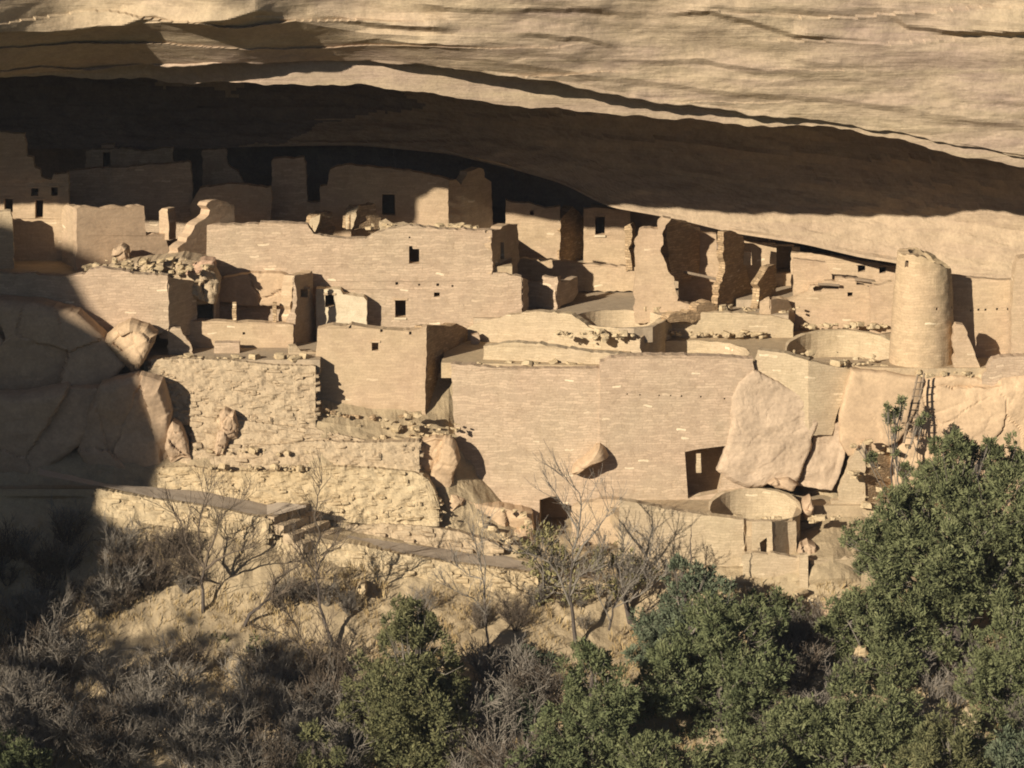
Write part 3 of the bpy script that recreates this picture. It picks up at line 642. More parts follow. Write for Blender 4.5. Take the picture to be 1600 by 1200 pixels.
# --- kivas
def kiva(label, K, z, depth, rise=0.0, group='kivas'):
    c = Vector((K[0], K[1], z)); r = K[2]; w_ = MB(); fl = MB(); n = 48; rows = 6
    for k in range(rows):
        for a in range(n):
            th = 2 * math.pi * a / n; rr = r - .02 + .04 * noise.noise(Vector((math.cos(th) * 3, math.sin(th) * 3, k * .8)))
            zz = z + (rise * max(0, math.sin(th)) if k == 0 else 0) - depth * k / (rows - 1) + (.05 * noise.noise(Vector((a * .6, 1, 1))) if k == 0 else 0)
            w_.v.append((c.x + rr * math.cos(th), c.y + rr * math.sin(th), zz))
    for k in range(rows - 1):
        for a in range(n): w_.f.append((k * n + a, k * n + (a + 1) % n, (k + 1) * n + (a + 1) % n, (k + 1) * n + a))
    if rise:
        o = len(w_.v)
        for k, zz in ((0, None), (1, z - .02)):
            for a in range(n):
                th = 2 * math.pi * a / n; rr = r + .30 * max(.1, math.sin(th))
                w_.v.append((c.x + rr * math.cos(th), c.y + rr * math.sin(th), (w_.v[a][2]) if zz is None else zz))
        for a in range(n):
            b_ = (a + 1) % n
            w_.f.append((a, o + a, o + b_, b_)); w_.f.append((o + a, o + n + a, o + n + b_, o + b_))
    fl.v = [(c.x + r * math.cos(2 * math.pi * a / n), c.y + r * math.sin(2 * math.pi * a / n), z - depth + .02) for a in range(n)]; fl.f = [tuple(range(n))]
    thing('kiva', label, 'kiva', [('wall', w_, M_WALLY), ('floor', fl, M_GROUND)], group)
kiva('round sunken kiva just behind the top of the great wall', KB, 1.1, 2.0)
kiva('round sunken kiva left of the round tower', KC, 1.1, 2.0, .38)
kiva('round sunken kiva in front of the small plaza', KA, 2.0, 1.9)
kiva('small round kiva below the split boulder', KD, -4.1, 1.8, .45)
# --- ruins on the right under the ledge
ruin('tall_broken_room', 'tall broken room open to the front with crumbling dark walls below the ledge', 'ruin', [
    ('front_wall', [(992, 500), (993, 376), (1000, 360), (1006, 357), (1028, 358), (1029, 347), (1036, 340), (1048, 342), (1040, 352), (1034, 366), (1037, 382), (1031, 392), (1041, 412), (1044, 424), (1052, 432), (1055, 452), (1058, 470), (1075, 474), (1095, 478), (1112, 492), (1112, 505), (992, 505)], 4.4, 4.4, .55, (), {'jag': 1.8}),
    ('left_inner_wall', [(1040, 346), (1050, 341), (1070, 344), (1092, 352), (1094, 365), (1092, 428), (1070, 440), (1050, 440)], 4.95, 6.8, .4, (), {'mat': M_ROUGH, 'jag': 1.5}),
    ('back_wall', [(1086, 362), (1119, 366), (1120, 392), (1125, 392), (1126, 364), (1142, 366), (1142, 500), (1060, 500), (1060, 440), (1086, 430)], 6.85, 6.85, .4, (), {'jag': 1.0, 'mat': M_WALLP}),
    ('right_wall', [(1131, 362), (1142, 360), (1160, 368), (1164, 385), (1164, 400), (1170, 430), (1174, 448), (1175, 500), (1112, 500), (1120, 484), (1122, 455), (1130, 440), (1132, 410), (1129, 396)], 4.2, 7.2, .28, (), {'mat': M_ROUGH, 'jag': 2.0})], M_WALLP)
def beam(label, a, b, r=.07, group=None):
    mb = MB(); mb.tube([a, a.lerp(b, .5) + Vector((0, 0, .01)), b], r, 7); single('roof_beam', label, 'beam', mb, M_WOOD, group)
beam('pale roof beam spanning the broken room below the ledge', P(1068, 425, 5.6), P(1128, 438, 5.6), .06)
ruin('crumbled_wall', 'dark crumbled wall base in front of the tall broken room', 'ruin wall', [('wall', [(1046, 494), (1056, 488), (1088, 486), (1092, 474), (1108, 470), (1120, 476), (1122, 500), (1046, 504)], 2.9, 4.2, .5, (), {'jag': 2.4})], M_ROUGH)
ruin('dark_ledge_house', 'dim house tucked under the ledge, a small window patch catching sun', 'ruin', [
    ('front_wall', [(1150, 372), (1250, 386), (1250, 500), (1150, 500)], 8.6, 8.6, .4, [('doorway', (1213, 385, 1238, 428))]),
    ('lit_pier', [(1161, 393), (1174, 394), (1175, 414), (1161, 414)], 6.6, 6.6, .3, (), {'jag': .5})], M_WALLP)
ruin('crumbled_pier', 'crumbled pier with a lit ragged top right of the tall broken room', 'pier', [
    ('front', [(1185, 500), (1186, 440), (1194, 428), (1200, 416), (1210, 413), (1213, 420), (1212, 470), (1208, 500)], 5.2, 6.9, .3, (), {'jag': 2.0})], M_ROUGH)
ruin('terrace_house', 'low wide house behind the right kiva with broken wall tops and a dark end', 'ruin', [
    ('front_wall', [(1208, 466), (1236, 466), (1262, 455), (1266, 447), (1284, 446), (1288, 439), (1305, 440), (1306, 434), (1322, 436), (1346, 436), (1348, 442), (1362, 450), (1420, 452), (1420, 525), (1208, 525)], 5.2, 5.2, .4, [('window', (1324, 457, 1333, 463), .8), ('opening', [(1270, 450), (1274, 447), (1296, 446), (1310, 447), (1311, 452), (1288, 452), (1284, 456), (1272, 455)], 1.2), ('opening', [(1364, 456), (1395, 457), (1395, 464), (1364, 463)], 1.2), ('opening', [(1338, 441), (1362, 444), (1362, 447), (1338, 445)], 1.0)], {'jag': 1.2}),
    ('dark_end', [(1204, 468), (1212, 467), (1232, 468), (1242, 490), (1243, 503), (1205, 506)], 4.0, 5.15, .35, (), {'jag': 1.0}),
    ('lit_block', [(1188, 474), (1203, 466), (1205, 506), (1188, 508)], 4.0, 4.0, .4, (), {'jag': 1.4})], M_WALLP)
ruin('ledge_rooms', 'row of shaded rooms with two square windows under the lowest ledge', 'ruin', [
    ('front_wall', [(1236, 395), (1300, 398), (1420, 420), (1420, 475), (1236, 480)], 8.2, 7.6, .4, [('window', (1340, 415, 1352, 425)), ('window', (1374, 417, 1384, 427))]),
    ('lit_wall', [(1240, 404), (1290, 410), (1300, 430), (1298, 470), (1240, 470)], 5.7, 5.7, .3, (), {'jag': .8})], M_WALLP)
for lab, a, b in (('left short roof beam end on the low house behind the right kiva', P(1278, 444, 5.1), P(1312, 446, 5.0)), ('right short roof beam end on the low house behind the right kiva', P(1336, 437, 5.1), P(1362, 440, 5.0))): beam(lab, a, b, .06, 'beam ends on the low house')
ruin('tower_lintel_wall', 'short wall piece with a shadowed gap left of the round tower', 'ruin wall', [('front_wall', [(1360, 448), (1366, 445), (1394, 440), (1398, 436), (1400, 520), (1360, 520)], 4.6, 4.6, .4, (), {'jag': 1.2})], M_WALLP)
# --- round tower
def round_tower():
    c = P(1440, 560, -1.0); zb = .75; prof = [(zb, 1.27), (2.0, 1.235), (3.4, 1.16), (4.6, 1.08), (5.45, 1.02)]
    n = 72; rows = 40; w_ = MB()
    def top(th):                       # broken rim: high on the left, lower on the right
        return 5.42 - .42 * max(0.0, math.cos(th) * .9 + .25) - .25 * max(0, math.cos(th) - .3) + .035 * noise.cell(Vector((th * 7, 1, 1))) + .09 * noise.noise(Vector((math.cos(th) * 2.5, math.sin(th) * 2.5, 4)))
    for inner in (0, 1):
        for k in range(rows):
            for a in range(n):
                th = 2 * math.pi * a / n; zt = top(th); z = zb + (zt - zb) * k / (rows - 1)
                r = np.interp(z, [p[0] for p in prof], [p[1] for p in prof]) - (.38 if inner else 0)
                r += (.022 * noise.noise(Vector((math.cos(th) * 4, math.sin(th) * 4, z * 4))) + .02 * noise.noise(Vector((math.cos(th), math.sin(th), z * .7))))
                w_.v.append((c.x + r * math.cos(th), c.y + r * math.sin(th), z))
    hl = []
    def cell(px, py, Yg):               # cell of the facing grid nearest a picture point
        best = None
        for k in range(rows - 1):
            for a in range(n):
                v = Vector(w_.v[k * n + a])
                if v.y > c.y: continue
                d = v - CAM; zz = d.dot(FWD); X = 800 + FOC * d.x / zz; Yp = 600 - FOC * d.dot(UPV) / zz
                q = (X - px) ** 2 + (Yp - py) ** 2
                if best is None or q < best[0]: best = (q, k, a)
        return best[1], best[2]
    wins = [(1413, 418, 2, 2), (1461, 484, 1, 1), (1487, 484, 1, 1)]
    cut = set(); subs = []
    for px, py, hk, ha in wins:
        k, a = cell(px, py, 0); mb = MB()
        cs = [(k + i, (a + j) % n) for i in range(hk) for j in range(ha)]
        cut |= set(cs)
        ring = [(k, a), (k, (a + ha) % n), (k + hk, (a + ha) % n), (k + hk, a)]
        f = [Vector(w_.v[r * n + q]) for r, q in ring]; b = [v + (Vector((c.x, c.y, v.z)) - v).normalized() * .45 for v in f]
        mb.v = [tuple(v) for v in f + b]; mb.f = [(i, (i + 1) % 4, 4 + (i + 1) % 4, 4 + i) for i in range(4)] + [(4, 5, 6, 7)]
        subs.append(('window', mb, M_WALLP))
    o = rows * n
    for k in range(rows - 1):
        for a in range(n):
            b_ = (a + 1) % n
            if (k, a) not in cut: w_.f.append((k * n + a, k * n + b_, (k + 1) * n + b_, (k + 1) * n + a))
            w_.f.append((o + k * n + b_, o + k * n + a, o + (k + 1) * n + a, o + (k + 1) * n + b_))
    k = rows - 1
    for a in range(n): b_ = (a + 1) % n; w_.f.append((k * n + a, k * n + b_, o + k * n + b_, o + k * n + a))
    thing('round_tower', 'tall tapering round tower with a broken rim and a small square window', 'tower', [('wall', w_, mat_masonry('tower_masonry', (.45, .32, .19), (.44, .33, .19), bw=.3, bh=.11, contrast=.12, bump=.35, seed=9.9), False, subs)])
round_tower()
ruin('tower_side_house', 'pink house wall right of the round tower with a row of beam sockets', 'ruin', [
    ('front_wall', [(1478, 432), (1492, 431), (1560, 438), (1600, 436), (1760, 440), (1760, 620), (1478, 590)], -.2, -.2, .4, [sock(1529, 484, 1.7), sock(1540, 484, 1.7), sock(1558, 483, 1.7), sock(1575, 483, 1.7), sock(1517, 485, 1.5)], {'jag': .6}),
    ('corner_block', [(1586, 420), (1592, 405), (1640, 398), (1720, 400), (1720, 590), (1579, 590), (1581, 480)], -1.2, -1.2, .9, (), {'jag': .8})], M_WALLP)
ruin('triangular_fragment', 'triangular lit wall fragment at the right foot of the round tower', 'ruin wall', [
    ('front_wall', [(1489, 600), (1490, 514), (1494, 506), (1506, 508), (1514, 530), (1524, 552), (1531, 578), (1531, 600)], -2.1, -2.1, .5, (), {'jag': 2.0})], M_WALLP)
ruin('parapet_wall', 'coursed parapet at the right edge above the smooth slope', 'wall', [
    ('front_wall', [(1534, 590), (1546, 570), (1552, 561), (1575, 557), (1720, 556), (1720, 640), (1534, 612)], -2.5, -2.5, .6, (), {'jag': 1.5})], M_WALL)
# --- lower front
ruin('bright_lower_wall', 'bright yellowish wall standing lowest at the centre right', 'wall', [
    ('front_wall', [(968, 781), (1000, 787), (1040, 795), (1100, 805), (1162, 812), (1163, 925), (966, 930)], -5.8, -5.8, .5, (), {'jag': .7}),
    ('side_wall', [(1163, 812), (1176, 812), (1176, 925), (1163, 925)], -5.8, -5.1, .4)], M_WALLY)
ruin('recess_wall', 'reddish wall set back behind the bare thicket', 'wall', [
    ('front_wall', [(893, 792), (910, 785), (940, 779), (970, 781), (970, 915), (893, 910)], -3.2, -3.5, .5)], M_WALLP)
ruin('ventilator_block', 'small lit wall with a three-cornered dark hole under the small kiva', 'wall', [
    ('front_wall', [(1175, 815), (1206, 815), (1208, 930), (1175, 930)], -6.1, -6.1, .35, [('opening', [(1187, 848), (1198, 840), (1200, 855), (1208, 862) if False else (1204, 866), (1189, 866)], 1.0)], {'jag': .7}),
    ('side_wall', [(1207, 815), (1222, 814), (1242, 816), (1244, 880), (1207, 880)], -6.1, -5.0, .3, (), {'jag': .8})], M_WALLY)
ruin('stepped_low_wall', 'low stepped walls right of the three-cornered hole', 'wall', [
    ('back_wall', [(1236, 818), (1340, 812), (1400, 815), (1400, 930), (1236, 930)], -3.3, -3.3, .5, (), {'jag': 1.0}),
    ('front_wall', [(1160, 868), (1175, 864), (1215, 866), (1245, 872), (1262, 868), (1264, 932), (1160, 935)], -6.5, -6.5, .35, (), {'jag': 1.2}),
    ('kiva_front', [(1163, 814), (1244, 815), (1246, 935), (1163, 935)], -5.74, -5.3, .3, (), {'jag': .6}),
    ('pier', [(1250, 868), (1262, 866), (1263, 940), (1248, 940)], -6.8, -6.8, .35, (), {'jag': .6}),
    ('right_wall', [(1266, 876), (1300, 874), (1345, 872), (1345, 945), (1266, 945)], -6.5, -6.0, .4, (), {'jag': 1.2})], M_WALLY)
ruin('kiva_bench', 'little square pier on the floor right of the small kiva', 'pier', [('front', [(1299, 782), (1314, 782), (1315, 806), (1299, 806)], -3.0, -3.0, .4, (), {'jag': .4})], M_WALLY)
ruin('sloping_wall', 'yellow wall running down the slope behind the ladder foot', 'wall', [
    ('front_wall', [(1310, 770), (1330, 715), (1352, 688), (1352, 770), (1345, 830), (1310, 830)], -3.0, -3.0, .5, (), {'jag': 1.2}),
    ('side_wall', [(1351, 690), (1370, 680), (1395, 684), (1402, 720), (1390, 790), (1348, 830)], -3.0, -1.8, .4, (), {'mat': M_ROUGH})], M_WALLY)
# ------------------------------------------------------------------ rocks, rubble walls, stairs, ladder
def blob(outline, Y0, bulge, back=1.0, amp=.12, seed=0, p=3.4, n=72, rings=16, crack=.06, csc=1.1, cells=5, tilt=.5, gap=.05, seeds=None):
    pts = jag_poly(outline, 4, 1.6, seed); k = len(pts); cx = sum(q[0] for q in pts) / k; cy = sum(q[1] for q in pts) / k
    mb = MB(); vs = []
    rf = random.Random(int(seed * 100) + 7); wx = max(q[0] for q in pts) - min(q[0] for q in pts); wy = max(q[1] for q in pts) - min(q[1] for q in pts)
    cl = [(cx + rf.uniform(-.5, .5) * wx, cy + rf.uniform(-.5, .5) * wy, rf.uniform(-1, 1), rf.uniform(-1, .6), rf.uniform(-.5, .5)) for _ in range(cells)]
    if seeds: cl = seeds; cells = len(seeds)
    pm = .027 * min(wx, wy)
    def facet(x, y):
        x2 = x + 6 * noise.noise(Vector((x * .05, y * .05, seed))); y2 = y + 6 * noise.noise(Vector((x * .05, y * .05, seed + 8)))
        ds = sorted(((x2 - c[0]) ** 2 + (y2 - c[1]) ** 2, i) for i, c in enumerate(cl))
        c = cl[ds[0][1]]; e = math.sqrt(ds[1][0]) - math.sqrt(ds[0][0]) if cells > 1 else 99
        return tilt * .027 * (c[2] * (x - c[0]) * .55 + c[3] * (y - c[1]) * .8) + c[4] * tilt * .25 * pm - gap * math.exp(-e / 2.2)
    def ring(r, sgn, dep):
        for x, y in pts:
            v = P(cx + (x - cx) * r, cy + (y - cy) * r, Y0)
            v.y += sgn * dep * (max(0.0, 1 - r ** p)) ** (1 / p)
            q = v * csc + Vector((seed * 5.3, 0, seed))
            ds = noise.voronoi(q)[0]; cr = -crack * math.exp(-(ds[1] - ds[0]) * 9)
            h = amp * fbm(q * .9, 5) + cr + amp * .9 * (ds[0] - .4)
            if sgn < 0: h += facet(cx + (x - cx) * r, cy + (y - cy) * r)
            e = min(1.0, (1 - r) * 8 + .25)
            v.y -= h * e if sgn < 0 else 0
            v.z += .4 * h * (1 - e)
            vs.append(v)
    rs = [1 - (i / rings) ** 1.25 for i in range(rings)] + [.02]
    for r in rs[::-1]: ring(r, -1, bulge)
    for r in rs[1:6] + [.02]: ring(r, 1, back)
    R_ = len(vs) // k
    fs = [(a * k + i, a * k + (i + 1) % k, (a + 1) * k + (i + 1) % k, (a + 1) * k + i) for a in range(R_ - 1) for i in range(k)]
    fs.append(tuple(range(k))[::-1]); mb.v = [tuple(v) for v in vs]; mb.f = fs
    return mb
def rock(name, label, outline, Y0, bulge, mat=None, group=None, cat='rock', smooth=None, **kw):
    SEED[0] += 1
    return single(name, label, cat, blob(outline, Y0, bulge, seed=SEED[0] * .37, **kw), mat or M_BOUL, group, smooth=bool(smooth))
def rubble(label, top, bot, Yt, Yb, w_=16, h_=8, mat=None, name='rubble_wall', seed=0, core=True, miss=.06, dj=.10, cat='wall'):
    rnd = random.Random(seed); mb = MB()
    xs = [p[0] for p in top]; ty = [p[1] for p in top]; bx = [p[0] for p in bot]; by = [p[1] for p in bot]
    x0, x1 = xs[0], xs[-1]
    H = max(I(x, bx, by) - I(x, xs, ty) for x in np.linspace(x0, x1, 40)); nr = max(2, int(H / h_) + 1)
    for r in range(nr):
        f = (r + .5) / nr; x = x0 + rnd.uniform(-6, 4)
        while x < x1:
            ww = w_ * rnd.choice((.6, .8, 1, 1.2, 1.7)) * rnd.uniform(.8, 1.2); xc = min(max(x + ww / 2, x0), x1)
            a = I(xc, xs, ty); b = I(xc, bx, by); hh = (b - a) / nr
            if rnd.random() > miss:
                Y = Yb + (Yt - Yb) * (1 - f) if callable(Yt) is False else Yt(xc)
                c = P(xc, a + (b - a) * f + rnd.uniform(-1.5, 1.5), Y + rnd.uniform(-dj, dj)); s = mpp(Y)
                mb.stone(c, (ww * s * 1.04, .38 + rnd.uniform(0, .2), hh * s * rnd.uniform(.85, 1.15)), rnd.uniform(-.12, .12), rnd.uniform(-.09, .09), rnd.randint(0, 999), .35)
            x += ww
    if core:
        n = int((x1 - x0) / 3.5); m = nr * 3; o = len(mb.v)
        for i in range(n + 1):
            x = x0 + (x1 - x0) * i / n
            for k in range(m + 3):
                f = min(k, m) / m; a = I(x, xs, ty); b = I(x, bx, by) + 10
                v = P(x, a + (b - a) * f + (2.5 * noise.noise(Vector((x * .2, k, seed))) if k < m else 0), Yt + (Yb - Yt) * f - .26)
                v.y += .10 * fbm((v.x * 2.2, seed, v.z * 3.2), 3) + (.8 if k == m + 2 else 0) + (.35 if k == m + 1 else 0)
                mb.v.append(tuple(v))
            a = P(x, I(x, xs, ty), Yt - .24); mb.v.append((a.x, a.y + .9, a.z - .03))
        w2 = m + 4
        for i in range(n):
            for k in range(m + 2): q = o + i * w2 + k; mb.f.append((q, q + w2, q + w2 + 1, q + 1))
            mb.f.append((o + i * w2, o + i * w2 + m + 3, o + (i + 1) * w2 + m + 3, o + (i + 1) * w2))
    return single(name, label, cat, mb, mat or M_RUB)
rubble('long rough rubble terrace wall carrying the court on the left', [(236, 561), (300, 561), (370, 564), (430, 571), (493, 572)], [(225, 652), (300, 655), (370, 660), (430, 668), (498, 676)], -1.95, -2.45, 11, 5.5, seed=3, dj=.04, miss=.42)
rubble('middle rubble terrace wall between the court terrace and the pale lower one', [(240, 704), (330, 703), (400, 698), (500, 689), (560, 692), (655, 690)], [(240, 738), (330, 742), (450, 742), (560, 740), (690, 752)], -3.0, -3.35, 14, 6.5, seed=5, dj=.04, miss=.42)
rubble('broken rubble facing with bulging stones under the court terrace wall', [(300, 650), (370, 656), (430, 664), (500, 672), (580, 690)], [(300, 706), (370, 708), (450, 702), (520, 697), (580, 700)], -2.55, -2.95, 18, 9, seed=7, dj=.12, miss=.3)
rubble('pale rubble wall with a rounded right end just above the path', [(246, 731), (300, 729), (350, 737), (450, 737), (520, 729), (600, 733), (650, 739), (668, 748), (680, 766), (686, 786)], [(246, 770), (330, 775), (420, 790), (500, 800), (600, 812), (686, 812)], -3.6, -3.9, 11, 6, M_RUBL, seed=11, dj=.05, miss=.33)
pt = [(150, 764), (240, 780), (330, 793), (420, 811)]
rubble('pale stone wall holding the upper stretch of path, left of the stairs', pt, [(x, y + 30) for x, y in pt], -6.1, -6.35, 17, 8, M_RUBL, seed=13, dj=.09)
pt = [(432, 838), (470, 848), (520, 850), (545, 849), (620, 865), (700, 879), (800, 892), (900, 904), (970, 911)]
rubble('pale stone wall holding the lower stretch of path, right of the stairs', pt, [(x, y + 27) for x, y in pt], -6.1, -6.35, 17, 8, M_RUBL, seed=17, dj=.10)
rubble('low line of rubble along the inner edge of the path', [(540, 822), (600, 818), (660, 822), (720, 832), (780, 850)], [(540, 836), (600, 846), (660, 852), (720, 862), (780, 874)], -4.0, -4.2, 16, 9, seed=19, miss=.2, dj=.15)
# boulders and bedrock
rock('split_boulder', 'largest pinkish boulder wedged under the curved wall, cracked down its right side', [(1119, 736), (1132, 700), (1141, 665), (1142, 620), (1154, 596), (1177, 578), (1200, 588), (1222, 600), (1243, 611), (1262, 612), (1285, 622), (1308, 625), (1320, 650), (1323, 700), (1312, 742), (1300, 766), (1250, 757), (1222, 754), (1203, 756), (1190, 762), (1165, 763), (1140, 753)], -2.12, .24, mat_rock('pinkish_boulder', (.43, .32, .215), (.41, .305, .205), (.46, .345, .225), strata=.25, bump=.6), amp=.10, crack=.03, csc=1.0, p=4, rings=50, tilt=.30, gap=.2,
     seeds=[(1215, 665, -.12, .10, .1), (1325, 704, .5, .2, -.4), (1322, 610, 1.0, -.6, -.8)])
rock('smooth_slab', 'smooth pale slab of bedrock left of the ladder', [(1330, 577), (1380, 580), (1422, 588), (1442, 590), (1436, 630), (1420, 668), (1402, 690), (1372, 706), (1325, 712), (1312, 690), (1310, 650), (1320, 610)], -2.5, .3, M_SLAB, amp=.03, crack=.0, csc=.6, p=6, cells=3, tilt=.06, gap=.0, smooth=True)
rock('bedrock_slope', 'wide pale bedrock slope right of the ladder', [(1418, 592), (1446, 584), (1490, 580), (1540, 586), (1760, 568), (1760, 980), (1330, 980), (1340, 850), (1396, 790), (1390, 716), (1408, 670)], -1.9, .9, M_SLAB, amp=.10, crack=.05, csc=.7, p=6, rings=70, cells=16, tilt=.09, gap=.05)
rock('bedrock_outcrop', 'broad rock face between the great wall and the middle terrace wall', [(634, 702), (652, 689), (680, 681), (704, 685), (714, 696), (719, 718), (708, 745), (718, 790), (700, 812), (660, 800), (640, 760)], -2.7, .28, M_SLAB, amp=.14, crack=.05, p=5, csc=.9, rings=34, cells=3, tilt=.2, gap=.03)
rock('bedrock_outcrop', 'smooth bedrock at the lower left foot of the great wall', [(684, 790), (704, 768), (745, 782), (800, 792), (832, 800), (838, 850), (800, 874), (720, 850), (688, 815)], -2.7, .6, M_SLAB, amp=.1, crack=.04, cells=8, tilt=.35, p=5)
rock('boulder', 'upright boulder leaning on the rubble facing', [(343, 645), (352, 638), (366, 642), (373, 662), (371, 682), (356, 688), (346, 670)], -2.9, .45, amp=.1, crack=.05)
rock('boulder', 'pointed boulder below the upright leaning one', [(336, 692), (340, 672), (352, 672), (358, 688), (350, 708), (338, 712)], -3.1, .35, amp=.1, crack=.05)
rock('boulder', 'pointed boulder at the edge of the big shadow over the pale rubble wall', [(258, 700), (262, 670), (270, 655), (282, 662), (294, 690), (300, 715), (285, 712), (268, 722)], -3.3, .5, amp=.12, crack=.05)
rock('leaning_slab', 'leaning slab half in shade below the corner house', [(163, 528), (178, 512), (205, 499), (232, 508), (246, 520), (240, 540), (226, 566), (212, 584), (190, 562)], -1.9, .8, M_SLAB, amp=.12, crack=.06)
rock('shaded_boulder', 'huge smooth boulder in the shadow under the corner house', [(-160, 470), (-60, 462), (60, 468), (124, 484), (168, 524), (200, 566), (168, 604), (60, 612), (-160, 612)], -1.9, .9, amp=.12, crack=.03, csc=.5, rings=44, p=6, cells=7, tilt=.22, gap=.04)
rock('shaded_boulder', 'layered boulder lowest in the shadow at the left edge', [(-160, 604), (40, 612), (120, 598), (166, 600), (158, 640), (130, 690), (60, 745), (-160, 742)], -2.8, .9, amp=.12, crack=.03, csc=.5, rings=44, p=6, cells=7, tilt=.22, gap=.04)
rock('shaded_boulder', 'blocky boulder in the shadow beside the pale rubble wall', [(136, 640), (160, 596), (215, 582), (256, 594), (270, 640), (268, 700), (250, 742), (150, 748), (122, 700)], -2.9, .8, amp=.12, crack=.03, csc=.6, rings=36, p=6, cells=5, tilt=.25, gap=.03)
rock('fallen_slab', 'slab of rock jutting from the great wall above its left opening', [(889, 735), (897, 722), (914, 709), (932, 692), (938, 690), (946, 698), (951, 708), (938, 714), (916, 726), (897, 738)], -2.0, 1.2, M_SLAB, amp=.06, crack=.02, p=2.6, tilt=.5)
rock('rock_ledge', 'smooth ledge of bedrock under the left part of the long house', [(336, 468), (336, 445), (350, 432), (392, 424), (440, 424), (460, 432), (462, 470), (440, 476), (380, 477)], 3.2, .3, M_SLAB, amp=.04, crack=.02, back=.6, p=9, cells=3, tilt=.06, gap=.1)
rock('rubble_mound', 'mound of rubble between the roofless room and the corner house', [(120, 440), (150, 428), (180, 412), (235, 408), (285, 400), (330, 410), (345, 440), (338, 475), (300, 462), (262, 440), (200, 436)], 1.2, .5, M_RUB, amp=.12, crack=.10, csc=1.5, back=2.5, cells=14, tilt=.5, gap=.12, rings=30)
rock('boulder', 'round boulder lying against the roofless room', [(174, 398), (178, 387), (190, 382), (201, 388), (203, 402), (190, 408)], 2.2, .35, amp=.06)
rock('boulder', 'pink flat boulder beside the long house', [(284, 430), (292, 414), (316, 404), (337, 405), (338, 416), (315, 424), (296, 434)], 1.2, .5, mat_rock('pink_sandstone', (.40, .26, .17), (.44, .29, .19), (.38, .25, .17), strata=.3), amp=.08)
rock('boulder', 'overhanging rock lip at the lower edge of the largest boulder', [(1198, 754), (1210, 746), (1232, 746), (1246, 756), (1240, 766), (1216, 762)], -2.4, .35, amp=.05)
rock('boulder', 'brown boulder on the floor beside the small kiva rim', [(1252, 800), (1256, 782), (1266, 776), (1272, 790), (1268, 806), (1256, 808)], -3.6, .35, amp=.08)
rock('boulder', 'rounded grey boulder behind the stepped low walls', [(1246, 862), (1250, 850), (1262, 846), (1274, 852), (1278, 866), (1268, 872), (1250, 870)], -5.4, .4, amp=.06)
for x, y, r, Y, lab in ((1305, 962, 26, -8.8, 'pale boulder beside the sandy patch'), (1515, 1125, 13, -13.5, 'small sunlit stone low among the right junipers'), (1222, 1100, 20, -12.5, 'pale upright stone between the two front junipers'), (1345, 1018, 12, -10.6, 'buff stone in front of the right juniper thicket'), (1233, 1037, 8, -10.4, 'little white stone on the slope left of the thicket'), (565, 921, 9, -7.9, 'single pale stone on the open slope below the path')):
    rock('boulder', lab, [(x - r, y + r * .6), (x - r * .8, y - r * .4), (x - r * .2, y - r), (x + r * .6, y - r * .8), (x + r, y), (x + r * .7, y + r * .8)], Y, r * .02, M_RUBL if r < 22 else M_SLAB, amp=.08)
def loose():
    rnd = random.Random(4); mb = MB()
    zones = [(250, 480, 700, 712, -3.3), (470, 660, 640, 690, -2.4), (255, 480, 556, 562, -1.6), (150, 300, 414, 426, .2), (330, 480, 728, 736, -3.9), (660, 830, 790, 850, -3.7), (1100, 1320, 806, 814, -4.6), (1240, 1400, 566, 578, -1.7), (860, 1000, 515, 530, .8), (640, 720, 660, 690, -2.3), (560, 900, 835, 880, -4.1), (1330, 1420, 690, 790, -3.3), (1180, 1300, 925, 970, -7.2), (560, 760, 350, 358, 5.4), (740, 960, 566, 574, -1.3), (1180, 1390, 548, 574, -1.2), (1050, 1200, 519, 524, 3.4), (1420, 1560, 580, 592, -2.2), (130, 330, 404, 420, .6), (1000, 1250, 478, 490, 4.6), (1190, 1390, 506, 512, 4.6)]
    for x0, x1, y0, y1, Y in zones:
        for i in range(26):
            c = P(rnd.uniform(x0, x1), rnd.uniform(y0, y1), Y + rnd.uniform(-.25, .15)); s = rnd.choice((.08, .1, .13, .2, .28))
            mb.stone(c, (s * rnd.uniform(.9, 1.6), s * 1.1, s * rnd.uniform(.5, .9)), rnd.uniform(0, 3), rnd.uniform(-.4, .4), rnd.randint(0, 999), .5)
    tag(mk('loose_stones', mb.v, mb.f, M_RUBL), kind='stuff')
loose()
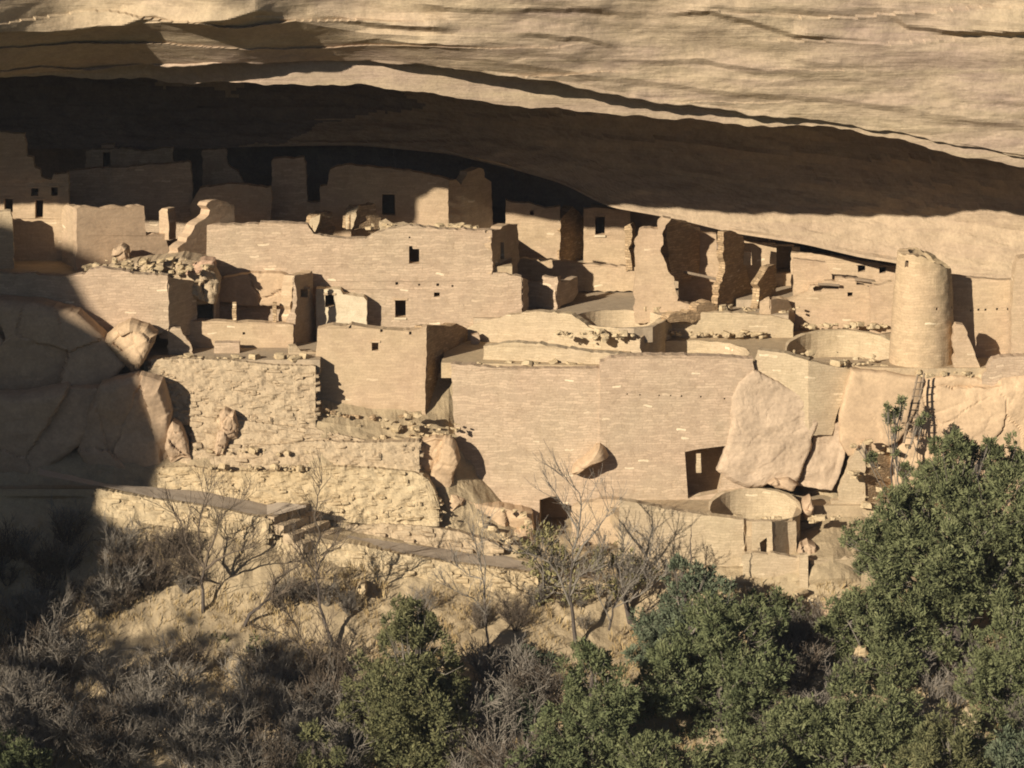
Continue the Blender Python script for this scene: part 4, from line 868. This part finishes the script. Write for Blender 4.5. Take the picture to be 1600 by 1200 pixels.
# dark row of stones laid at the foot of the square tower
for i, (x, y, s_) in enumerate(((497, 636, 8), (510, 641, 6), (520, 645, 6), (530, 648, 5), (540, 650, 5), (549, 651, 5), (558, 651, 5), (583, 652, 7), (627, 651, 5), (643, 667, 6), (643, 682, 7))):
    mb = MB(); mb.stone(P(x, y, -1.95 if y < 655 else -2.3), (s_ * 1.3 * .025, .2, s_ * .025), .2 * i, .1, i, .5)
    single('foot_stone', 'small dark stone in the curved row at the foot of the square tower' if i < 9 else ('small dark stone below the tower corner, upper of two' if i == 9 else 'small dark stone below the tower corner, lower of two'), 'stone', mb, M_ROUGH, 'dark stones under the square tower')
def stairs():
    d = Vector((.87, -.5, 0)); e = Vector((.5, .87, 0)); p0 = P(419, 806, -6.05); parts = []
    for k in range(4):
        o = p0 + d * (.43 * k + .02) + Vector((0, -.12, -.29 * k))
        mb = MB(); L = 2.6; rnd = random.Random(k); cuts = [0, rnd.uniform(.28, .4), rnd.uniform(.6, .72), 1.0]
        for a, b in zip(cuts, cuts[1:]):
            c = o + e * (L * (a + b) / 2) + Vector((0, 0, -.19 + rnd.uniform(-.012, .012)))
            mb.stone(c, (.50, L * (b - a) * .99, .40), math.atan2(d.y, d.x) + rnd.uniform(-.02, .02), 0, k * 7 + int(a * 9), .06)
        parts.append(('step', mb, M_RUB))
    thing('stone_stairs', 'short flight of four stone steps linking the two stretches of path', 'stairs', parts)
stairs()
def ladder():
    a0, b0 = P(1412, 692, -4.3), P(1424, 694, -4.2); a1, b1 = P(1434, 585, -3.1), P(1444, 583, -3.0)
    ps = []
    for a, b in ((a0, a1), (b0, b1)):
        mb = MB(); mb.tube([a, a.lerp(b, .5), b], [.05, .045, .04], 7); ps.append(('rail', mb, M_WOOD))
    for i in range(9):
        t = .08 + i * .10; mb = MB(); mb.tube([a0.lerp(a1, t) + Vector((-.06, -.03, 0)), b0.lerp(b1, t) + Vector((.06, -.03, 0))], .026, 6); ps.append(('rung', mb, M_WOOD))
    thing('ladder', 'weathered pole ladder leaning on the bedrock below the round tower', 'ladder', ps)
ladder()
# ------------------------------------------------------------------ plants
def leaf_mesh(name, pts, nrm, mat, size, per, seed, up=.5, width=.3):
    """one mesh of many small leaf sprays: pts (n,3), nrm outward directions"""
    rs = np.random.RandomState(seed); n = len(pts)
    p = np.repeat(pts, per, 0); d = np.repeat(nrm, per, 0) + rs.normal(0, .55, (n * per, 3)); d[:, 2] += up
    d /= np.linalg.norm(d, axis=1)[:, None] + 1e-9
    s = rs.normal(0, 1, (n * per, 3)); s -= d * np.sum(s * d, 1)[:, None]; s /= np.linalg.norm(s, axis=1)[:, None] + 1e-9
    L = size * rs.uniform(.45, 1.5, (n * per, 1)) ** 1.2; W = L * width * rs.uniform(.7, 1.3, (n * per, 1))
    b = p + rs.normal(0, size * .38, p.shape)
    v = np.stack([b - s * W * .5, b + s * W * .5, b + s * W * .45 + d * L * .7, b + d * L, b - s * W * .45 + d * L * .7], 1).reshape(-1, 3)
    m = n * per; me = bpy.data.meshes.new(name); me.vertices.add(m * 5); me.vertices.foreach_set('co', v.astype(np.float32).ravel())
    me.loops.add(m * 5); me.loops.foreach_set('vertex_index', np.arange(m * 5, dtype=np.int32))
    me.polygons.add(m); me.polygons.foreach_set('loop_start', np.arange(0, m * 5, 5, dtype=np.int32))
    try: me.polygons.foreach_set('loop_total', np.full(m, 5, dtype=np.int32))
    except Exception: pass
    me.update(); me.validate(); me.materials.append(mat); return me
def juniper(label, base, Y, lobes, mat, seed, name='juniper_tree', cat='tree', dens=1.0, size=.15, group=None, snag=0, per=7):
    rnd = random.Random(seed); rs = np.random.RandomState(seed)
    bz = ground(base[0], Y); org = XYZ(base[0], Y, bz - .2)
    e = bpy.data.objects.new(name, None); COL.objects.link(e); e.location = org; e.empty_display_size = .3; tag(e, label, cat, group)
    s = mpp(Y); C = []
    for x, y, r in lobes:
        r *= 1.2
        C.append((P(x, y, Y + rnd.uniform(-.6, .6) * min(2.0, r * s * 1.2)), r * s))
    P_, D_ = [], []
    for c, r in C:
        n = int(470 * dens * r * r / (size / .15) ** 1.6) + 12
        # sub-tufts on the lobe so that the outline is uneven
        k = max(5, int(13 * r * r) + 4); tc = rs.normal(0, 1, (k, 3)); tc /= np.linalg.norm(tc, axis=1)[:, None]; tr = r * rs.uniform(.18, .42, k)
        tc = np.array(c)[None] + tc * (r * rs.uniform(.3, 1.0, (k, 1))) * np.array([1, .9, 1.0])
        w_ = tr ** 2 / (tr ** 2).sum()
        for j in range(k):
            m = max(4, int(n * w_[j])); q = rs.normal(0, 1, (m, 3)); q /= np.linalg.norm(q, axis=1)[:, None]
            rad = tr[j] * (.45 + .6 * rs.rand(m, 1) ** .6); w3 = tc[j] + q * rad
            ok = np.array([noise.noise(Vector(v) * 1.4) > -.2 for v in w3]); P_.append(w3[ok]); D_.append(q[ok])
    pts = np.concatenate(P_); dr = np.concatenate(D_)
    me = leaf_mesh('crown', pts - np.array(org)[None], dr, mat, size, per, seed)
    o = bpy.data.objects.new('crown', me); COL.objects.link(o); o.parent = e
    tr_ = MB(); top = max(C, key=lambda q: q[0].z)[0]; mid = sum((c for c, r in C), Vector()) / len(C)
    stem = [org, org.lerp(mid, .35) + Vector((rnd.uniform(-.2, .2), 0, 0)), org.lerp(mid, .7) + Vector((rnd.uniform(-.3, .3), 0, 0)), mid.lerp(top, .4), top]
    H = (top - org).length; r0 = .035 * H + .03 if 'pinyon' not in name else .055
    tr_.tube(stem, [r0, r0 * .8, r0 * .6, r0 * .4, .02], 7)
    lim = MB()
    for c, r in C:
        t = rnd.uniform(.2, .75); a = org.lerp(mid, t) if c.z > mid.z else org.lerp(mid, t * .7)
        m = a.lerp(c, .5) + Vector((rnd.uniform(-.2, .2), rnd.uniform(-.2, .2), rnd.uniform(-.25, .1)))
        lim.tube([a, m, c], [r0 * .35, r0 * .22, .015], 5)
        for j in range(int(3 + snag)):
            d = Vector((rnd.uniform(-1, 1), rnd.uniform(-1, .2), rnd.uniform(-.3, 1))).normalized(); L = r * rnd.uniform(.5, 1.15)
            lim.tube([m.lerp(c, .6), m.lerp(c, .6) + d * L * .5, c + d * L + Vector((rnd.uniform(-.1, .1), 0, rnd.uniform(-.1, .1)))], [.022, .015, .006], 4)
    part('trunk', tr_, M_BARK, org, e); part('branches', lim, M_TWIG if snag else M_BARK, org, e)
    for ch in e.children:
        if ch.name.startswith(('trunk', 'branches')): ch.location = (0, 0, 0)
    return e
def twig_grow(mb, p, d, L, r, lev, rnd, spread=.7, up=.15, minr=.006):
    n = 4; pts = [p]; dd = d.normalized()
    for i in range(n):
        dd = (dd + Vector((rnd.gauss(0, .17), rnd.gauss(0, .17), rnd.gauss(0, .13) + up * .3))).normalized(); pts.append(pts[-1] + dd * (L / n))
    mb.tube(pts, [max(minr, r * (1 - .6 * i / n)) for i in range(n + 1)], 4 if lev > 1 else 3, False)
    if lev > 0:
        for k in range(rnd.choice((3, 4, 5))):
            t = rnd.uniform(.25, 1.0); i = min(n - 1, int(t * n)); q = pts[i].lerp(pts[i + 1], t * n - i)
            ax = (dd + Vector((rnd.gauss(0, spread), rnd.gauss(0, spread), rnd.gauss(0, spread * .7) + up))).normalized()
            twig_grow(mb, q, ax, L * rnd.uniform(.42, .72), r * .5, lev - 1, rnd, spread, up, minr)
def bare_tree(label, Y, stems, seed, mat=M_BARK, twmat=M_TWIGD, r0=.09, lev=2, tl=1.0, name='bare_tree'):
    """stems: list of picture polylines, the first is the trunk"""
    rnd = random.Random(seed); tr_ = MB(); br = MB(); s = mpp(Y)
    for k, st in enumerate(stems):
        Y0 = Y; pts = []; dy = rnd.uniform(-.5, .5) * (k > 0)
        for i, (x, y) in enumerate(st): pts.append(P(x, y, Y0 + dy * i / max(1, len(st) - 1)))
        ra = r0 if k == 0 else r0 * .55
        fine = []
        for a, b in zip(pts, pts[1:]):
            for j in range(3): fine.append(a.lerp(b, j / 3) + Vector((rnd.gauss(0, .02), rnd.gauss(0, .02), 0)))
        fine.append(pts[-1]); m = len(fine)
        (tr_ if k == 0 else br).tube(fine, [max(.008, ra * (1 - .75 * i / (m - 1))) for i in range(m)], 6)
        for i in range(1, m):
            if k == 0 and i < m * .3: continue
            for rep_ in range(rnd.choice((1, 1, 2))):
                d = (fine[i] - fine[i - 1]).normalized() + Vector((rnd.gauss(0, .8), rnd.gauss(0, .8), rnd.uniform(-.1, .7)))
                twig_grow(br, fine[i], d, tl * rnd.uniform(.35, .9), .017, lev - 1, rnd, .6, .3, minr=.007)
        for q in range(3): twig_grow(br, pts[-1], (pts[-1] - pts[-2]).normalized() + Vector((rnd.gauss(0, .4), rnd.gauss(0, .4), .2)), tl * .7, .016, lev - 1, rnd, .55, .3, minr=.007)
    return thing(name, label, 'tree', [('trunk', tr_, mat), ('branches', br, twmat)])
bare_tree('leafless tree with a fan of dark limbs left of the stone stairs', -8.7, [[(318, 985), (317, 930), (316, 905), (319, 885)], [(319, 887), (300, 866), (288, 840), (284, 815), (272, 800)], [(319, 885), (312, 850), (311, 815), (318, 785), (326, 768)], [(320, 885), (331, 850), (342, 820), (352, 800), (372, 788)], [(319, 890), (345, 872), (366, 862), (392, 856)], [(316, 905), (300, 900), (284, 890)]], 3, tl=1.35)
bare_tree('dark leafless limb leaning steeply to the right on the open slope', -9.2, [[(372, 992), (392, 960), (412, 942), (440, 926)], [(412, 942), (428, 915), (448, 896)], [(440, 926), (465, 912), (490, 905)], [(425, 935), (432, 905), (470, 880), (500, 868)]], 5, tl=1.2, twmat=M_TWIGD)
bare_tree('tall leafless tree rising past the stone stairs', -9.9, [[(530, 1030), (512, 985), (500, 950), (495, 905), (493, 860)], [(493, 865), (500, 835), (492, 805), (496, 775), (503, 755)], [(495, 890), (512, 862), (528, 838)], [(496, 900), (476, 872), (462, 850)], [(500, 945), (480, 925), (470, 900)]], 7, tl=1.35, twmat=M_TWIGD)
bare_tree('crooked leafless sapling low on the slope, left of the olive juniper', -12.0, [[(545, 1120), (520, 1080), (492, 1050), (482, 1020), (470, 995)], [(482, 1020), (462, 1003), (440, 990), (418, 985)], [(470, 995), (462, 975), (448, 958)], [(492, 1050), (500, 1015), (508, 990)]], 9, tl=1.1, r0=.05)
bare_tree('slim twin-stemmed leafless tree crossing the lower path', -9.3, [[(765, 1020), (761, 985), (757, 940), (752, 890)], [(757, 940), (758, 880), (752, 845), (755, 822)], [(752, 890), (744, 860), (738, 838)], [(754, 905), (735, 900), (715, 886)], [(760, 960), (740, 935), (715, 925), (696, 915)]], 11, tl=1.05, r0=.06, twmat=M_TWIG)
bare_tree('leafless tree with arching limbs before the opening in the great wall', -9.1, [[(900, 1010), (896, 975), (891, 930), (892, 890), (896, 858)], [(896, 858), (904, 830), (908, 800), (905, 770), (880, 745)], [(892, 890), (912, 850), (935, 825), (950, 800)], [(891, 945), (875, 905), (858, 878), (830, 866), (802, 862)], [(892, 930), (905, 900), (925, 890)], [(904, 830), (888, 800), (868, 770)]], 13, tl=1.4, twmat=M_TWIG)
bare_tree('spreading leafless bush tree below the bright lower wall', -8.8, [[(950, 985), (958, 950), (972, 918)], [(958, 950), (985, 915), (1005, 890), (1015, 868)], [(972, 918), (968, 890), (975, 860)], [(952, 970), (935, 930), (930, 895), (940, 865)], [(958, 950), (1000, 930), (1030, 905)]], 15, tl=1.1, r0=.05, twmat=M_TWIG, lev=3)
bare_tree('thin dead spike standing out of the blue-green juniper', -9.6, [[(1078, 900), (1080, 870), (1079, 845), (1080, 822)]], 17, tl=.12, r0=.035, lev=1)
# junipers
JN = [
 ('tallest dark juniper mass at the right edge, topped by a spiky crest', (1500, 1040), -9.6, [(1490, 712, 30), (1502, 690, 16), (1520, 712, 22), (1548, 712, 18), (1546, 690, 8), (1560, 742, 38), (1600, 712, 28), (1612, 745, 36), (1475, 758, 42), (1520, 775, 50), (1570, 800, 60), (1620, 810, 55), (1432, 772, 26), (1395, 795, 30), (1440, 820, 45), (1360, 835, 30), (1400, 860, 50), (1480, 860, 65), (1550, 880, 65), (1610, 890, 55), (1345, 875, 22), (1330, 850, 14), (1380, 905, 45), (1440, 930, 60), (1520, 950, 55)], M_J1, 21, 1.0, 3),
 ('slender pinyon with sparse tufts growing beside the ladder foot', (1408, 820), -4.4, [(1399, 640, 11), (1391, 655, 10), (1410, 628, 7), (1386, 637, 6), (1396, 670, 9), (1345, 695, 7), (1358, 714, 11), (1436, 662, 6), (1444, 650, 4), (1416, 735, 10), (1408, 755, 12), (1402, 705, 6)], M_J1, 23, 1.0, 2),
 ('mid-sized juniper leaning out of the thicket right of the sandy patch', (1360, 1110), -10.6, [(1318, 958, 28), (1355, 950, 40), (1300, 985, 26), (1390, 985, 48), (1330, 1008, 40), (1440, 1010, 45), (1380, 1045, 45), (1300, 1030, 18)], M_J1, 25, 1.0, 2),
 ('juniper with a rounded crown low at the right edge', (1590, 1230), -12.6, [(1575, 962, 30), (1605, 985, 40), (1560, 1030, 45), (1610, 1050, 60), (1530, 1075, 34), (1580, 1110, 60), (1620, 1150, 55), (1540, 1150, 35)], M_J1, 27, 1.0, 1),
 ('broad juniper filling the bottom right corner of the thicket', (1320, 1290), -15, [(1320, 1100, 42), (1262, 1120, 38), (1375, 1105, 44), (1232, 1165, 44), (1310, 1165, 60), (1400, 1165, 50), (1265, 1200, 40), (1460, 1185, 30)], M_J1, 29, 1.0, 1),
 ('large yellow-green juniper with silvery dead limbs, right of centre', (1120, 1280), -12.4, [(1120, 965, 45), (1180, 985, 38), (1165, 950, 22), (1100, 1030, 60), (1170, 1050, 58), (1050, 1060, 48), (1200, 1075, 30), (1120, 1110, 62), (1010, 1085, 40), (1185, 1125, 45), (1080, 1165, 55), (1150, 1180, 55)], M_J2, 31, 1.0, 5),
 ('blue-green juniper with a pale pointed top under the bright lower wall', (1060, 1120), -10.0, [(1066, 886, 20), (1090, 905, 26), (1055, 920, 28), (1118, 925, 26), (1080, 950, 40), (1035, 970, 34), (1128, 955, 20), (1045, 1010, 40), (1005, 1010, 28), (1085, 1000, 40)], M_J4, 33, .8, 2),
 ('bright green juniper with a narrow crown at the bottom centre', (930, 1300), -15, [(930, 1022, 24), (912, 1050, 32), (950, 1058, 34), (890, 1095, 36), (935, 1105, 48), (972, 1105, 30), (878, 1150, 44), (935, 1165, 55), (975, 1175, 40), (840, 1190, 26), (880, 1195, 45)], M_J2, 35, 1.0, 1),
 ('olive juniper with a broad dome at the bottom left of centre', (640, 1290), -14, [(640, 968, 26), (625, 985, 24), (655, 965, 22), (668, 985, 30), (650, 1005, 34), (612, 1005, 28), (650, 1030, 46), (690, 1030, 26), (590, 1060, 36), (640, 1085, 55), (695, 1080, 36), (560, 1110, 34), (610, 1135, 55), (680, 1135, 50), (550, 1165, 36), (630, 1180, 60), (700, 1175, 50), (725, 1120, 24), (740, 1185, 35)], M_J3, 37, 1.0, 2),
 ('small olive juniper at the bottom edge beside the broad dome', (490, 1290), -16, [(490, 1150, 18), (500, 1180, 26), (480, 1190, 22)], M_J3, 39, 1.0, 0),
 ('green juniper tip in the bottom left corner', (20, 1300), -16, [(8, 1155, 22), (50, 1172, 18), (20, 1190, 38), (64, 1196, 22), (-30, 1180, 36)], M_J2, 41, 1.0, 0),
 ('small juniper tip at the bottom edge left of the bright green juniper', (815, 1310), -16.5, [(812, 1192, 18), (840, 1200, 22), (790, 1205, 16)], M_J2, 43, 1.0, 0)]
JN += [('low juniper clump at the bottom edge between the bright green and yellow-green ones', (1010, 1330), -16.5, [(1000, 1165, 30), (1030, 1180, 34), (1060, 1195, 30), (990, 1200, 30)], M_J1, 45, 1.0, 1),
 ('low juniper clump at the bottom edge under the silvery-limbed juniper', (1180, 1330), -16.5, [(1170, 1180, 34), (1205, 1190, 30), (1140, 1200, 34)], M_J1, 47, 1.0, 1),
 ('low juniper clump at the bottom edge, second from the right corner', (1490, 1330), -16.2, [(1480, 1150, 34), (1520, 1170, 40), (1450, 1180, 34), (1500, 1200, 40)], M_J3, 49, 1.0, 2),
 ('sage green juniper tip in the bottom right corner', (1590, 1340), -17, [(1570, 1180, 30), (1605, 1170, 36), (1600, 1205, 36)], M_J4, 51, 1.0, 1)]
for lab, base, Y, lobes, mat, sd_, dn, sn in JN:
    pin = 'pinyon' in lab
    juniper(lab, base, Y, lobes, mat, sd_, 'pinyon_tree' if pin else 'juniper_tree', snag=sn, dens=dn * (1.0 if not pin else .7), size=.115 if not pin else .10)
# leafy shrubs that can be told apart
SH = [('dark green shrub beside the sandy patch', (1200, 1010), -8.9, [(1195, 950, 26), (1222, 965, 28), (1205, 985, 30), (1170, 968, 18)], M_J1),
      ('blue-green shrub in front of the slim twin-stemmed tree', (800, 1110), -10.4, [(790, 1040, 24), (815, 1030, 22), (840, 1045, 26), (770, 1060, 20), (810, 1070, 30), (855, 1075, 20)], M_J4),
      ('dull green shrub low on the slope under the leaning limb', (400, 1040), -9.5, [(370, 1010, 18), (400, 1015, 20), (430, 1012, 18), (455, 1018, 16), (345, 1005, 14)], M_J3),
      ('dark shrub between the olive and bright green junipers', (790, 1240), -12.8, [(780, 1120, 30), (810, 1135, 34), (765, 1150, 28), (830, 1110, 24)], M_J4),
      ('green shrub at the foot of the pinyon, right of the yellow side wall', (1452, 820), -5.6, [(1440, 745, 14), (1425, 770, 18), (1452, 770, 20)], M_J1)]
for i, (lab, base, Y, lobes, mat) in enumerate(SH): juniper(lab, base, Y, lobes, mat, 60 + i, 'shrub', 'shrub', dens=.7, size=.13, snag=2)
juniper('tall yellow-green willow shrub in front of the left opening of the great wall', (845, 960), -7.0, [(842, 850, 26), (862, 838, 24), (828, 868, 20), (875, 862, 24), (850, 885, 30), (895, 880, 22), (868, 910, 34), (905, 915, 26)], M_WIL, 71, 'willow_shrub', 'shrub', dens=.15, size=.11, snag=12)
juniper('thin pale willow shrub under the recessed reddish wall', (985, 985), -7.4, [(930, 875, 18), (955, 870, 20), (985, 880, 22), (1005, 900, 20), (960, 905, 26)], M_WIL, 73, 'willow_shrub', 'shrub', dens=.16, size=.12, snag=10)
# leafless grey shrubs: a few kinds, then copies
def shrub_proto(seed, mat, h=1.2, n=16, spread=.75):
    rnd = random.Random(seed); st = MB(); tw = MB()
    for i in range(n):
        a = rnd.uniform(0, 2 * math.pi); d = Vector((math.cos(a) * spread * rnd.uniform(.2, 1), math.sin(a) * spread * rnd.uniform(.2, 1), 1)).normalized()
        p = Vector((math.cos(a) * .1, math.sin(a) * .1, -.1)); L = h * rnd.uniform(.55, 1.0); m = p + d * L * .5 + Vector((rnd.gauss(0, .05), rnd.gauss(0, .05), 0)); q = p + d * L
        st.tube([p, m, q], [.022, .015, .008], 4, False)
        for t in (.3, .45, .6, .75, .9, 1.0):
            twig_grow(tw, p.lerp(m, t / .5) if t < .5 else m.lerp(q, (t - .5) / .5), d + Vector((rnd.gauss(0, .7), rnd.gauss(0, .7), rnd.uniform(-.2, .5))), L * rnd.uniform(.3, .5), .010, 1, rnd, .6)
    e = bpy.data.objects.new('bare_shrub', None); COL.objects.link(e); e.empty_display_size = .3
    for nm, mb in (('stems', st), ('twigs', tw)):
        o = mk(nm, mb.v, mb.f, mat); o.parent = e
    return e
PR = [shrub_proto(1, M_TWIG), shrub_proto(2, M_TWIG, 1.0, 20, .9), shrub_proto(3, M_TWIGD, 1.1, 18, .8), shrub_proto(4, M_TWIG, 1.4, 14, .6)]
used = set()
def put_shrub(k, x, Y, sc, rz, label, group):
    src = PR[k]
    if k in used:
        e = src.copy(); COL.objects.link(e)
        for ch in src.children:
            c = ch.copy(); COL.objects.link(c); c.parent = e
    else: e = src; used.add(k)
    e.location = XYZ(x, Y, ground(x, Y)); e.rotation_euler = (0, 0, rz); e.scale = (sc, sc, sc)
    tag(e, label, 'shrub', group)
    e.scale = (sc, sc, sc)
def shrubs():
    rnd = random.Random(8)
    for i in range(66):
        Y = rnd.uniform(-14.8, -10.6); x = rnd.uniform(-20, 560) if i < 54 else rnd.uniform(700, 860)
        if i % 6 == 0 and x < 240: Y += 1.8
        left = x < 600
        put_shrub(rnd.randrange(4), x, Y, rnd.uniform(1.0, 1.7), rnd.uniform(0, 6.28), 'grey leafless shrub tangled among others on the lower left slope' if left else 'grey leafless shrub in the gap between the olive and bright green junipers', 'leafless shrubs on the lower left slope' if left else 'leafless shrubs between the junipers')
    for i in range(40):
        Y = rnd.uniform(-8.6, -7.0); x = rnd.choice((rnd.uniform(150, 300), rnd.uniform(150, 300), rnd.uniform(430, 560), rnd.uniform(620, 1040), rnd.uniform(620, 1040)))
        if x < 300: lab, g = 'brown leafless shrub just below the path, inside the edge of the big shadow', 'shrubs below the path in shade'
        elif x < 600: Y = min(Y, -8.1); lab, g = 'low brown shrub on the sunny slope below the stairs', 'low shrubs below the stairs'
        else: lab, g = 'low brown shrub on the dry slope under the lower path and walls', 'low shrubs below the lower path'
        put_shrub(2 if rnd.random() < .7 else 0, x, Y, rnd.uniform(.5, .95), rnd.uniform(0, 6.28), lab, g)
    for i in range(44):
        Y = rnd.uniform(-14, -8.6); x = rnd.choice((rnd.uniform(1190, 1330), rnd.uniform(1210, 1300), rnd.uniform(1420, 1600)))
        put_shrub(rnd.randrange(4), x, Y, rnd.uniform(.8, 1.4), rnd.uniform(0, 6.28), 'grey dry shrub in the undergrowth between the right-hand junipers', 'dry shrubs between the right-hand junipers')
shrubs()
def bottom_thicket():
    rnd = random.Random(31)
    for i in range(36):
        x = rnd.uniform(-40, 560) if i < 25 else rnd.uniform(700, 880); Y = rnd.uniform(-15.6, -12.8)
        put_shrub(rnd.randrange(4), x, Y, rnd.uniform(1.2, 1.9), rnd.uniform(0, 6.28), 'grey leafless shrub tangled among others on the lower left slope' if i < 25 else 'grey leafless shrub in the gap between the olive and bright green junipers', 'leafless shrubs on the lower left slope' if i < 25 else 'leafless shrubs between the junipers')
bottom_thicket()
def shade_shrubs():
    rnd = random.Random(12)
    for i in range(34):
        x = rnd.uniform(-40, 210); Y = rnd.uniform(-10.4, -6.8)
        put_shrub(rnd.choice((0, 2, 2, 1)), x, Y, rnd.uniform(.6, 1.3), rnd.uniform(0, 6.28), 'dark leafless shrub on the bank in the deep shadow at the left edge', 'shrubs in the deep shadow at the left edge')
shade_shrubs()
# dry grass over the slope
def grass():
    rs = np.random.RandomState(5); rnd = random.Random(5); pts = []
    while len(pts) < 5200:
        x = rnd.uniform(-60, 1640); Y = rnd.uniform(-15, -6.6)
        if noise.noise(Vector((x * .012, Y * .5, 1))) < -.12: continue
        p = XYZ(x, Y, ground(x, Y)); pts.append((p.x + rnd.gauss(0, .1), p.y, p.z - .03))
    a = np.array(pts); me = leaf_mesh('dry_grass', a, np.tile([0, 0, .9], (len(a), 1)), M_GRASS, .20, 7, 3, .9, .10)
    o = bpy.data.objects.new('dry_grass', me); COL.objects.link(o); tag(o, kind='stuff')
grass(); dapple_screen()
mb = MB(); mb.tube([P(432, 1109, -11.6), P(450, 1106, -11.6), P(470, 1103, -11.5)], [.03, .035, .02], 6)
single('fallen_branch', 'bleached fallen branch lying in the grey thicket', 'branch', mb, M_WIL)
mb = MB(); mb.tube([P(1272, 1060, -11.0), P(1295, 1072, -11.0), P(1318, 1086, -10.9)], [.06, .05, .03], 6)
single('fallen_log', 'grey fallen log slanting down beside the right thicket', 'log', mb, M_TWIG)

# ------------------------------------------------------------------ the air of the canyon
def haze():
    mb = MB(); x0, x1, y0, y1, z0, z1 = -230, 230, -330, 62, -60, 62
    mb.add([(x0, y0, z0), (x1, y0, z0), (x1, y1, z0), (x0, y1, z0), (x0, y0, z1), (x1, y0, z1), (x1, y1, z1), (x0, y1, z1)], [(0, 3, 2, 1), (4, 5, 6, 7), (0, 1, 5, 4), (1, 2, 6, 5), (2, 3, 7, 6), (3, 0, 4, 7)])
    m = bpy.data.materials.new('haze'); m.use_nodes = True; t = m.node_tree
    for n in list(t.nodes):
        if n.type == 'BSDF_PRINCIPLED': t.nodes.remove(n)
    v = t.nodes.new('ShaderNodeVolumePrincipled'); v.inputs['Color'].default_value = (.86, .88, .92, 1); v.inputs['Density'].default_value = .00011; v.inputs['Anisotropy'].default_value = .2
    t.links.new(v.outputs[0], t.nodes['Material Output'].inputs['Volume'])
    tag(mk('haze', mb.v, mb.f, m), kind='stuff')
haze()
